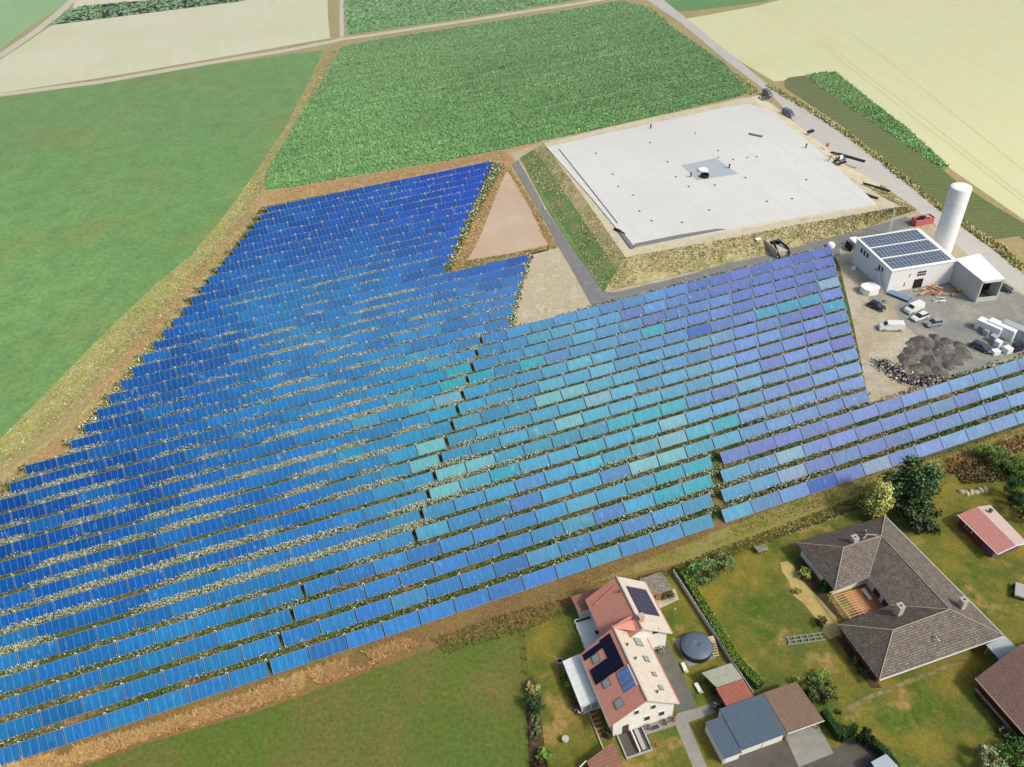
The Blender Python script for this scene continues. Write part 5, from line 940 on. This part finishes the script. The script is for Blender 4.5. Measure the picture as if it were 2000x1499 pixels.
# small white tank boxes next to the hall
def white_box(x, y, w, d, h, rz, label, chamf=.5, mat='plant_white', name='storage_box', cat='box'):
    q = G(x, y); S = empty(name, (q[0], q[1], ZG), R_(rz), label, cat); c = chamf
    P = [(-w/2+c, -d/2), (w/2-c, -d/2), (w/2, -d/2+c), (w/2, d/2-c), (w/2-c, d/2), (-w/2+c, d/2), (-w/2, d/2-c), (-w/2, -d/2+c)]
    MB().prism(P, 0, h).build('body', mat, S); MB().prism([(a*.96, b*.96) for a, b in P], h, h+.06).build('lid', mat, S); return S
white_box(1697, 571, 4.3, 3.6, 1.6, 12, 'low white chamfered container between the collectors and the plant stair', .9)
white_box(1668, 484, 2.2, 3.4, 2.2, 10, 'small white box with a dark side left of the plant hall', .3); q = G(1656, 488); S = empty('leaning_board', (q[0], q[1], ZG), R_(100), 'dark narrow board leaning at the small white box', 'board'); MB().box(-1.4, 1.4, -.08, .08, 0, 2.0).build('panel', 'black', S)
S = empty('round_tank', G(1622, 482, .1), 0, 'small white round tank at the end of the uppermost right collector row', 'tank'); MB().lathe(0, 0, [(1.1, 0), (1.1, .7), (.8, 1.1), (.3, 1.25)], 20).build('shell', 'plant_white', S, smooth=True)
white_box(1728, 1+590-1, .01+.6, .6, .5, 0, 'small grey cabinet standing by the plant corner', .05, 'steel', 'cabinet', 'cabinet')
for x, y, lab in ((1667, 525, 'white sheet lying by the left wall of the plant'),): q = G(x, y); S = empty('white_sheet', (q[0], q[1], ZG), 1.0, lab, 'sheet'); MB().box(-1, 1, -.5, .5, 0, .2).build('sheet', 'plant_white', S)
# lattice mast
q = G(1735, 458); S = empty('lattice_mast', (q[0], q[1], ZG), 0, 'thin white lattice mast standing behind the plant hall', 'mast'); m = MB()
for a, b in ((-.25, -.25), (.25, -.25), (0, .3)): m.tube([(a, b, 0), (a*.7, b*.7, 7.5)], .06, 4)
for i in range(15): z = i*.5; m.tube([(-.25, -.25, z), (.25, -.25, z+.25), (0, .3, z+.5)], .035, 3)
m.build('lattice', 'frame_white', S)
# red skip
q = G(1800, 437); S = empty('skip_container', (q[0], q[1], ZG), R_(12), 'open red skip container full of scrap behind the plant hall', 'skip')
L, Wd, H = 5.6, 2.3, 1.8; m = MB(); m.box(-L/2, L/2, -Wd/2, -Wd/2+.08, 0, H); m.box(-L/2, L/2, Wd/2-.08, Wd/2, 0, H); m.box(-L/2, -L/2+.08, -Wd/2+.08, Wd/2-.08, 0, H); m.box(L/2-.08, L/2, -Wd/2+.08, Wd/2-.08, 0, H); m.box(-L/2+.08, L/2-.08, -Wd/2+.08, Wd/2-.08, .1, .2); m.build('body', 'skip_red', S)
m = MB(); [m.box(-L/2+.4+i*.8, -L/2+.5+i*.8, -Wd/2-.08, -Wd/2-.001, .1, H-.1) for i in range(7)]; m.build('rib', 'skip_red', S); m = MB(); m.tube([(-L/2, -Wd/2, H), (L/2, -Wd/2, H), (L/2, Wd/2, H), (-L/2, Wd/2, H), (-L/2, -Wd/2, H)], .07, 5); m.build('rim', 'skip_red', S)
MB().box(-L/2+.1, L/2-.1, -Wd/2+.1, Wd/2-.1, .3, 1.5).build('load', 'site_soil', S); m = MB(); [m.box(*(lambda x, y: (x, x+random.uniform(.4, 1.3), y, y+random.uniform(.1, .5), 1.5, 1.7+random.random()*.3))(random.uniform(-2.7, 1.6), random.uniform(-.9, .6))) for _ in range(12)]; m.build('scrap', 'black', S)
# ---- basin lid with fittings
LP = [G(x, y, BZ+.25) for x, y in ((1068, 288), (1180, 262), (1300, 236), (1400, 213), (1462, 203), (1500, 215), (1560, 260), (1660, 350), (1712, 398), (1560, 424), (1400, 452), (1234, 483), (1160, 392))]
S = empty('basin_cover', (0, 0, 0), 0, 'huge flat pale grey membrane cover over the square heat storage basin', 'cover'); LP = LP if sum(LP[i][0]*LP[(i+1) % len(LP)][1]-LP[(i+1) % len(LP)][0]*LP[i][1] for i in range(len(LP))) > 0 else LP[::-1]
LP = [(x, y, z if x < 95 else BZ+.25) for x, y, z in LP]
m = MB(); m.slab(LP, .6); m.build('membrane', 'liner', S)
def lidz(x, y, dz=.27): return G(x, y, BZ+dz)
m = MB(); m.poly([lidz(x, y, .30) for x, y in ((1292, 352), (1441, 339), (1400, 309), (1331, 324))]) if False else m.slab([lidz(x, y, .32) for x, y in ((1362, 352), (1441, 340), (1398, 309), (1332, 323))], .05); m.build('centre_panel', 'lid_grey', S)
MB().tube([lidz(1092, 292, .3), lidz(1150, 365, .3), lidz(1206, 436, .3)], .16, 5).build('edge_seam', 'lid_dark', S)
m = MB(); m.slab([lidz(x, y, .34) for x, y in ((1212, 448), (1236, 478), (1240, 484), (1232, 485), (1215, 462), (1208, 452))], .08); m.slab([lidz(x, y, .34) for x, y in ((1236, 483), (1418, 448), (1400, 447), (1330, 458), (1240, 476))], .06); m.build('edge_strip', 'lid_dark', S)
q = lidz(1373, 334); T = empty('manhole_disc', q, 0, 'round white disc hatch on the grey centre panel of the basin', 'hatch'); MB().lathe(0, 0, [(1.5, .0), (1.5, .5), (1.2, .6)], 24).build('disc', 'plant_white', T)
q = lidz(1376, 346); T = empty('manhole_drum', q, 0, 'black open drum just in front of the white disc hatch', 'hatch'); MB().lathe(0, 0, [(1.3, 0), (1.3, .9), (1.15, .9), (1.1, .3)], 24).build('drum', 'black', T)
for i, (x, y) in enumerate(((1271, 251), (1424, 329), (1349, 346), (1574, 289))):
    q = lidz(x, y); T = empty('vent_pipe', q, 0, 'thin upright dark vent pipe standing on the basin cover', 'pipe', 'upright vent pipes on the cover'); MB().tube([(0, 0, 0), (0, 0, 1.1)], .22, 8).build('pipe', 'pipe_black', T); MB().lathe(0, 0, [(.3, 1.1), (.3, 1.3)], 8).build('cap', 'pipe_black', T)
for x, y in ((1164, 300), (1270, 279), (1197, 341), (1304, 317), (1402, 295), (1237, 382), (1249, 413), (1273, 432), (1345, 365), (1385, 411), (1332, 435), (1456, 348), (1498, 394), (1575, 352), (1547, 389), (1403, 308), (1208, 365), (1358, 261), (1320, 346), (1460, 308), (1478, 307), (1432, 312), (1396, 362)):
    q = lidz(x, y); T = empty('weight_bag', q, random.random()*3, 'small dark weight bag lying on the basin cover', 'bag', 'weight bags scattered on the cover'); MB().lathe(0, 0, [(.3, 0), (.34, .1), (.22, .22), (.05, .25)], 9, .7).build('bag', 'pipe_black', T, smooth=True)
def bundle(x, y, L, rz, n, label, name='pipe_bundle', z=None, mat='pipe_black', r=.16):
    q = G(x, y, z if z is not None else 2.3); T = empty(name, q, R_(rz), label, 'pipes')
    for i in range(n): MB().tube([(-L/2+random.uniform(-.3, .3), (i % 3-1)*r*2.1, r+(i//3)*r*1.8), (L/2, (i % 3-1)*r*2.1, r+(i//3)*r*1.8)], r, 7).build('pipe', mat, T)
bundle(1476, 265, 4.6, -38, 3, 'roll of grey foil lying near the far corner of the basin cover', 'foil_roll', BZ+.3, 'lid_dark')
bundle(1686, 381, 9, -52, 6, 'long bundle of black pipes at the right edge of the basin cover'); bundle(1712, 367, 8, -48, 4, 'black pipes lying between the basin cover and the road'); bundle(1662, 310, 9, -48, 6, 'black pipes lying beside the digger near the road'); bundle(1621, 330, 6, -52, 3, 'short pipes in front of the digger', mat='lid_dark'); bundle(1638, 303, 5, -45, 5, 'dark pipes behind the digger')
q = G(1583, 259, 1.5); T = empty('fuel_can', q, .5, 'small black trough lying at the roadside beside the basin', 'trough'); MB().box(-1.2, 1.2, -.5, .5, 0, .7).build('body', 'black', T); MB().box(-1.1, 1.1, -.4, .4, .7, .74).build('lid', 'pipe_black', T)
q = G(1616, 286, 1.8); T = empty('warning_barrel', q, 0, 'small red barrel on the sand beside the road', 'barrel'); MB().lathe(0, 0, [(.5, 0), (.55, .5), (.5, 1.0), (.2, 1.05)], 12).build('body', 'skip_red', T)
# digger
q = G(1640, 318, 2.1); T = empty('excavator', q, R_(200), 'small excavator with bent boom working among pipes by the basin edge', 'excavator')
for b in (-1.0, 1.0): MB().box(-1.6, 1.6, b-.25, b+.25, 0, .7).build('track', 'rubber', T, bevel=.2)
MB().box(-1.4, 1.1, -.9, .9, .75, 1.5).build('body', 'car_grey', T, bevel=.08); c_ = MB().box(-.1, 1.1, .1, .9, 1.5, 2.6).build('cab', 'frame_white', T, bevel=.06); MB().box(1.1, 1.14, .2, .8, 1.7, 2.5).build('window', 'window_dark', c_)
MB().tube([(1.1, -.3, 1.3), (2.4, -.3, 3.2), (3.8, -.3, 2.9)], .17, 6).build('boom', 'wood', T); MB().tube([(3.8, -.3, 2.9), (4.4, -.3, 1.0)], .13, 6).build('arm', 'pipe_black', T); MB().box(4.0, 4.7, -.7, .1, .3, 1.0).build('bucket', 'pipe_black', T)
# inlet shaft with black pipes, small cabinet on the bank
q = G(1518, 482, 1.4); T = empty('inlet_shaft', q, R_(14), 'open concrete shaft with thick black pipes set in the basin bank', 'shaft')
m = MB(); m.box(-2, -1.8, -3, 3, -1.4, .8); m.box(1.8, 2, -3, 3, -1.4, .8); m.box(-1.8, 1.8, 2.8, 3, -1.4, 1.0); m.build('shaft_wall', 'stone', T); MB().box(-1.8, 1.8, -3, 2.8, -1.4, .25).build('shaft_floor', 'stone', T)
MB().box(-.6, 1.3, .6, 2.7, .25, .35).build('opening', 'dark_void', T)
for s in (-1, 1): MB().tube([(s*.8, 2.2, .2), (s*.9, .5, .9), (s*1.5, -1.6, .9), (s*1.6, -3.4, -.2), (s*1.2, -4.0, -1.2)], .28, 9).build('pipe', 'black', T, smooth=True)
q = G(1480, 473, 1.6); T = empty('control_cabinet', q, R_(14), 'small pale cabinet on the bank left of the inlet shaft', 'cabinet'); MB().box(-.7, .7, -.5, .5, -.6, .9).build('body', 'stone', T); MB().box(-.75, .75, -.55, .55, .9, 1.0).build('lid', 'plant_white', T)
q = G(1212, 455, BZ); T = empty('dark_tarpaulin', q, R_(-55), 'folded black tarpaulin at the near left corner of the basin', 'tarpaulin'); MB().box(-2.6, 1.6, -.3, .3, 0, .5).build('roll', 'black', T, bevel=.15); MB().box(-2.2, -.6, .3, .8, 0, .3).build('fold', 'black', T, bevel=.1)
q = G(1480, 196, 1.2); T = empty('rubble_heap', q, .4, 'small grey white rubble heap at the far corner of the basin', 'heap'); P = rng.normal(0, 1, (160, 3))*np.array([2.2, 1.0, .2]); P[:, 2] = np.abs(P[:, 2]); leaves('rubble', P, .8, [C(196, 192, 182), C(120, 124, 124), C(84, 88, 90)], parent=T)
for x, y in ((1128, 377), (1118, 390), (1078, 268+118)): pass
q = G(1064, 409); T = empty('drain_stone', (q[0], q[1], ZG), .4, 'pair of pale stones beside the asphalt path near the pond', 'stone'); MB().lathe(0, 0, [(.5, 0), (.45, .3), (.1, .4)], 9).build('stone', 'stone', T)
# ---- vehicles
PR_CAR = [(-2.05, .35), (-2.1, .75), (-1.95, .98), (-1.0, 1.0), (.95, .98), (1.85, .82), (2.08, .62), (2.05, .35)]
def car(x, y, rz, mat, label, kind='car', z=ZG, cat='car', L=4.3, W=1.78, zoff=0):
    q = G(x, y, .7); T = empty('parked_'+('van' if kind == 'van' else 'car'), (q[0], q[1], z), R_(rz), label, cat, 'vehicles parked around the building site')
    s = L/4.3; h2 = 1.45
    if kind == 'van': body = [(-2.12, .3), (-2.15, 1.2), (-2.1, 1.88), (-1.9, 1.95), (.75, 1.95), (1.3, 1.35), (1.95, 1.05), (2.12, .7), (2.1, .3)]; cab = None; h2 = 1.95
    else: body = [(-2.05, .3), (-2.1, .75), (-2.0, .98), (-.9, 1.0), (1.0, .98), (1.8, .82), (2.08, .62), (2.05, .3)]; cab = [(-1.95, .97), (-1.55, 1.42), (-.9, 1.5), (.2, 1.46), (1.05, .97)]
    def loft(prof, w0, w1, zt, zb):
        m = MB(); n = len(prof); vs = []
        for sd in (-1, 1):
            for (a, b) in prof: t = min(1, max(0, (b-zb)/(zt-zb))); w = (w0+(w1-w0)*t)/2; vs.append((a*s, sd*w, b))
        m.add(vs, [tuple(range(n)), tuple(range(n, 2*n))[::-1]]+[(i, n+i, n+(i+1) % n, (i+1) % n) for i in range(n)]); return m
    loft(body, W, W*(.86 if kind == 'van' else .96), h2, .3).build('body', mat, T, bevel=.06)
    if cab:
        loft(cab, W*.93, W*.72, 1.5, .97).build('cabin_glass', 'window_dark', T); MB().prism([(-1.55*s, -W*.355), (.18*s, -W*.355), (.18*s, W*.355), (-1.55*s, W*.355)], [1.44]*4, [1.52]*4).build('roof_panel', mat, T, bevel=.03)
    else:
        MB().slab([(.8*s, -.68, 1.93), (1.3*s, -.72, 1.4), (1.3*s, .72, 1.4), (.8*s, .68, 1.93)], .02).build('windscreen', 'window_dark', T)
        for sd in (-1, 1): y0 = sd*(W*.455); m = MB(); m.add([(.2*s, y0, 1.25), (1.15*s, y0, 1.25), (.85*s, y0*.97, 1.7), (.2*s, y0*.97, 1.7)], [(0, 1, 2, 3)]); m.build('side_window', 'window_dark', T)
    for a in (-1.3, 1.32):
        for sd in (-1, 1): w = MB().tube([(a*s, sd*(W/2-.16), .33), (a*s, sd*(W/2+.01), .33)], .33, 16).build('wheel', 'rubber', T); MB().tube([(a*s, sd*(W/2+.012), .33), (a*s, sd*(W/2+.03), .33)], .2, 12).build('rim', 'rim_alu', w)
    for sd in (-1, 1): MB().box(1.96*s, 2.1*s, sd*W*.36-.16, sd*W*.36+.16, .62, .78).build('headlight', 'lamp_glass', T)
    return T
car(1713, 598, -52, 'car_black', 'black hatchback nearest the plant corner and the collector rows')
car(1785, 603, 205, 'car_white', 'white van parked right behind a white saloon, nearest the plant door', 'van', L=5.0, W=2.0, cat='van')
car(1797, 619, 202, 'car_white', 'white car between the white van and the dark silver car', 'car', L=4.4)
car(1824, 631, 190, 'car_silver', 'dark silver car, rightmost of the cars lined up before the plant', 'car', L=4.0)
car(1740, 639, 172, 'car_white', 'long white van standing alone on pale gravel near the collectors', 'van', L=5.6, W=2.05, cat='van')
car(1917, 678, -52, 'car_dark', 'black estate car beside the stacked white containers', 'car', L=4.6, W=1.85)
car(1961, 563, -42, 'car_dark', 'dark car half hidden behind the concrete fuel store', 'car')
car(1499, 185, -75, 'car_grey', 'dark grey van farthest up the road at the maize corner', 'van', z=.3, L=5.0, cat='van')
car(1539, 224, -66, 'car_grey', 'dark grey van beside the far right corner of the basin', 'van', z=.5, L=5.0, cat='van')
# stacked white containers at the right
for i, (x, y, w, d, h, rz, mt, lab) in enumerate(((1929, 649, 2.0, 5.6, 2.4, 36, 'plant_white', 'white container leftmost of the group beside the black estate car'), (1952, 654, 2.0, 6.2, 2.65, 36, 'plant_white', 'long white container in the middle of the storage group'),
        (1976, 657, 2.0, 5.6, 2.8, 36, 'lid_grey', 'grey roofed container behind the middle one'), (1998, 664, 2.0, 4.4, 2.5, 36, 'plant_white', 'white container at the right picture edge'), (1925, 655, 1.2, 1.2, 1.3, 30, 'lid_grey', 'grey wrapped crate leaning at the leftmost white container'),
        (1938, 667, 1.3, 1.3, 1.5, 30, 'lid_grey', 'grey wrapped crate in the row right of the black estate car'), (1947, 677, 1.3, 1.3, 1.4, 30, 'plant_white', 'white crate in the row right of the black estate car'), (1943, 692, 1.7, 1.3, .9, 10, 'plant_white', 'low white crate nearest the collectors in the storage group'),
        (1966, 688, 1.8, 1.6, 1.2, 20, 'plant_white', 'white box beside the dark blue tarpaulin box'), (1985, 685, 2.4, 1.4, 1.9, 15, 'car_black', 'dark blue covered box at the foot of the right containers'), (1915, 645, 1.4, 1.0, 1.0, 40, 'steel', 'pile of grey metal parts above the black estate car'))):
    white_box(x, y, w, d, h, rz, lab, .06, mt, 'storage_container' if i < 4 else 'storage_crate', 'container' if i < 4 else 'crate')
# timber and panel piles in front of the plant
def pile(x, y, label, mats, n, rx, ry, Lr=(1.5, 3.5), rz=0, name='timber_pile'):
    q = G(x, y); T = empty(name, (q[0], q[1], ZG+.02), 0, label, 'pile')
    for i in range(n):
        L = random.uniform(*Lr); w = random.uniform(.12, .5); cx, cy = random.uniform(-rx, rx), random.uniform(-ry, ry); z = .05+i*.04; MB().box(cx-L/2, cx+L/2, cy-w/2, cy+w/2, z, z+.08, random.uniform(-.9, .9)+rz).build('plank', random.choice(mats), T)
pile(1816, 572, 'untidy pile of orange brown planks in front of the plant wall', ['wood_pale', 'wood', 'rust', 'wood_pale', 'orange'], 22, 2.4, 1.4); pile(1857, 575, 'small pile of pale and red boards at the foot of the fuel store', ['wood_pale', 'plant_white', 'rust', 'stone'], 9, 1.6, .8, (1, 2.4)); pile(1834, 588, 'pale crates and boards in front of the plank pile', ['stone', 'plant_white', 'wood_pale'], 6, 1.2, .7, (1.2, 2))
q = G(1873, 570); T = empty('yellow_pump', (q[0], q[1], ZG), .3, 'small yellow machine at the corner between plant and fuel store', 'machine'); MB().box(-.5, .5, -.3, .3, .1, .8).build('body', 'yellow', T, bevel=.08); MB().tube([(.4, .2, .8), (.9, .3, 1.2)], .05, 5).build('handle', 'black', T)
q = G(1756, 581); T = empty('panel_stack', (q[0], q[1], ZG), R_(-48), 'stack of blue grey panels lying below the plant stair', 'panels')
for i in range(4): MB().box(-2.6, 2.6, -1.0, 1.0, .05+i*.14, .15+i*.14, random.uniform(-.03, .03)).build('panel', 'sheet_sky' if i % 2 else 'window_dark', T)
MB().box(-2.8, 2.8, 1.05, 1.25, 0, .2).build('batten', 'rust', T)
# black gravel heaps
ground_mat('black_gravel', [(C(146, 142, 130), .5, .45, .7), (C(104, 102, 96), 1.5, .4, .6)], C(98, 96, 90), fine=.25, finescale=6)
for i, (x, y, r, h) in enumerate(((1802, 672, 4.2, 1.7), (1838, 684, 4.0, 1.6), (1790, 692, 3.6, 1.5), (1862, 702, 3.6, 1.2), (1820, 708, 3.6, 1.5), (1772, 704, 3.2, 1.2), (1800, 724, 3.4, 1.4), (1832, 728, 3.2, 1.2), (1762, 722, 3.0, 1.0), (1786, 742, 2.8, 1.0), (1880, 690, 2.8, .7), (1812, 690, 2.0, 1.3), (1848, 668, 2.0, 1.2), (1778, 684, 1.9, 1.2), (1852, 716, 2.0, 1.0), (1808, 740, 1.8, 1.1), (1784, 722, 2.0, 1.3), (1872, 674, 1.8, .8), (1826, 660, 1.8, 1.0))):
    r *= .82
    q = G(x, y); T = empty('gravel_heap', (q[0], q[1], ZG-.02), random.random()*3, 'dark grey gravel heap in the yard, one of a tight cluster above the collectors', 'heap', 'dark gravel heaps in the yard'); m = MB(); nn = 26; prof = []
    for j in range(8):
        t = j/7.; 
        for k2 in range(nn):
            a = 2*math.pi*k2/nn; rr = r*(1-t)*(1+.12*math.sin(3*a+i)+.07*math.sin(7*a+i*2)); m.v.append((rr*math.cos(a), rr*.8*math.sin(a), h*.72*(1-(1-t)**1.6)*(1+.1*math.sin(5*a+i+t*6)+.08*math.sin(9*a+t*11+i*3))*(.98 if j < 7 else 1)))
    for j in range(7):
        for k2 in range(nn): m.f.append((j*nn+k2, j*nn+(k2+1) % nn, (j+1)*nn+(k2+1) % nn, (j+1)*nn+k2)); m.mi.append(0)
    m.build('heap', 'black_gravel', T, smooth=True)
def rubble(line, n, s, pal, wd, lab, name='stone_rubble'):
    W = [G(x, y)[:2] for x, y in line]; P = []
    for _ in range(n): i = random.randrange(len(W)-1); t = random.random(); P.append((W[i][0]*(1-t)+W[i+1][0]*t+random.gauss(0, wd), W[i][1]*(1-t)+W[i+1][1]*t+random.gauss(0, wd*.6), abs(random.gauss(0, .45))+.1))
    o = leaves(name, np.array(P), s, pal); o['kind'] = 'stuff'; o['label'] = lab
rubble([(1716, 708), (1735, 722), (1765, 742), (1800, 752), (1822, 742)], 1400, .5, [C(60, 60, 60), C(40, 40, 42), C(190, 188, 180), C(214, 210, 200)], 1.1, 'black and white broken stone along the lower edge of the gravel heaps')
rubble([(1800, 684), (1840, 690), (1812, 700), (1850, 680), (1790, 700), (1880, 686)], 70, .5, [C(190, 186, 172), C(150, 146, 130), C(60, 60, 60)], 1.5, 'pale stones scattered on the gravel heaps')
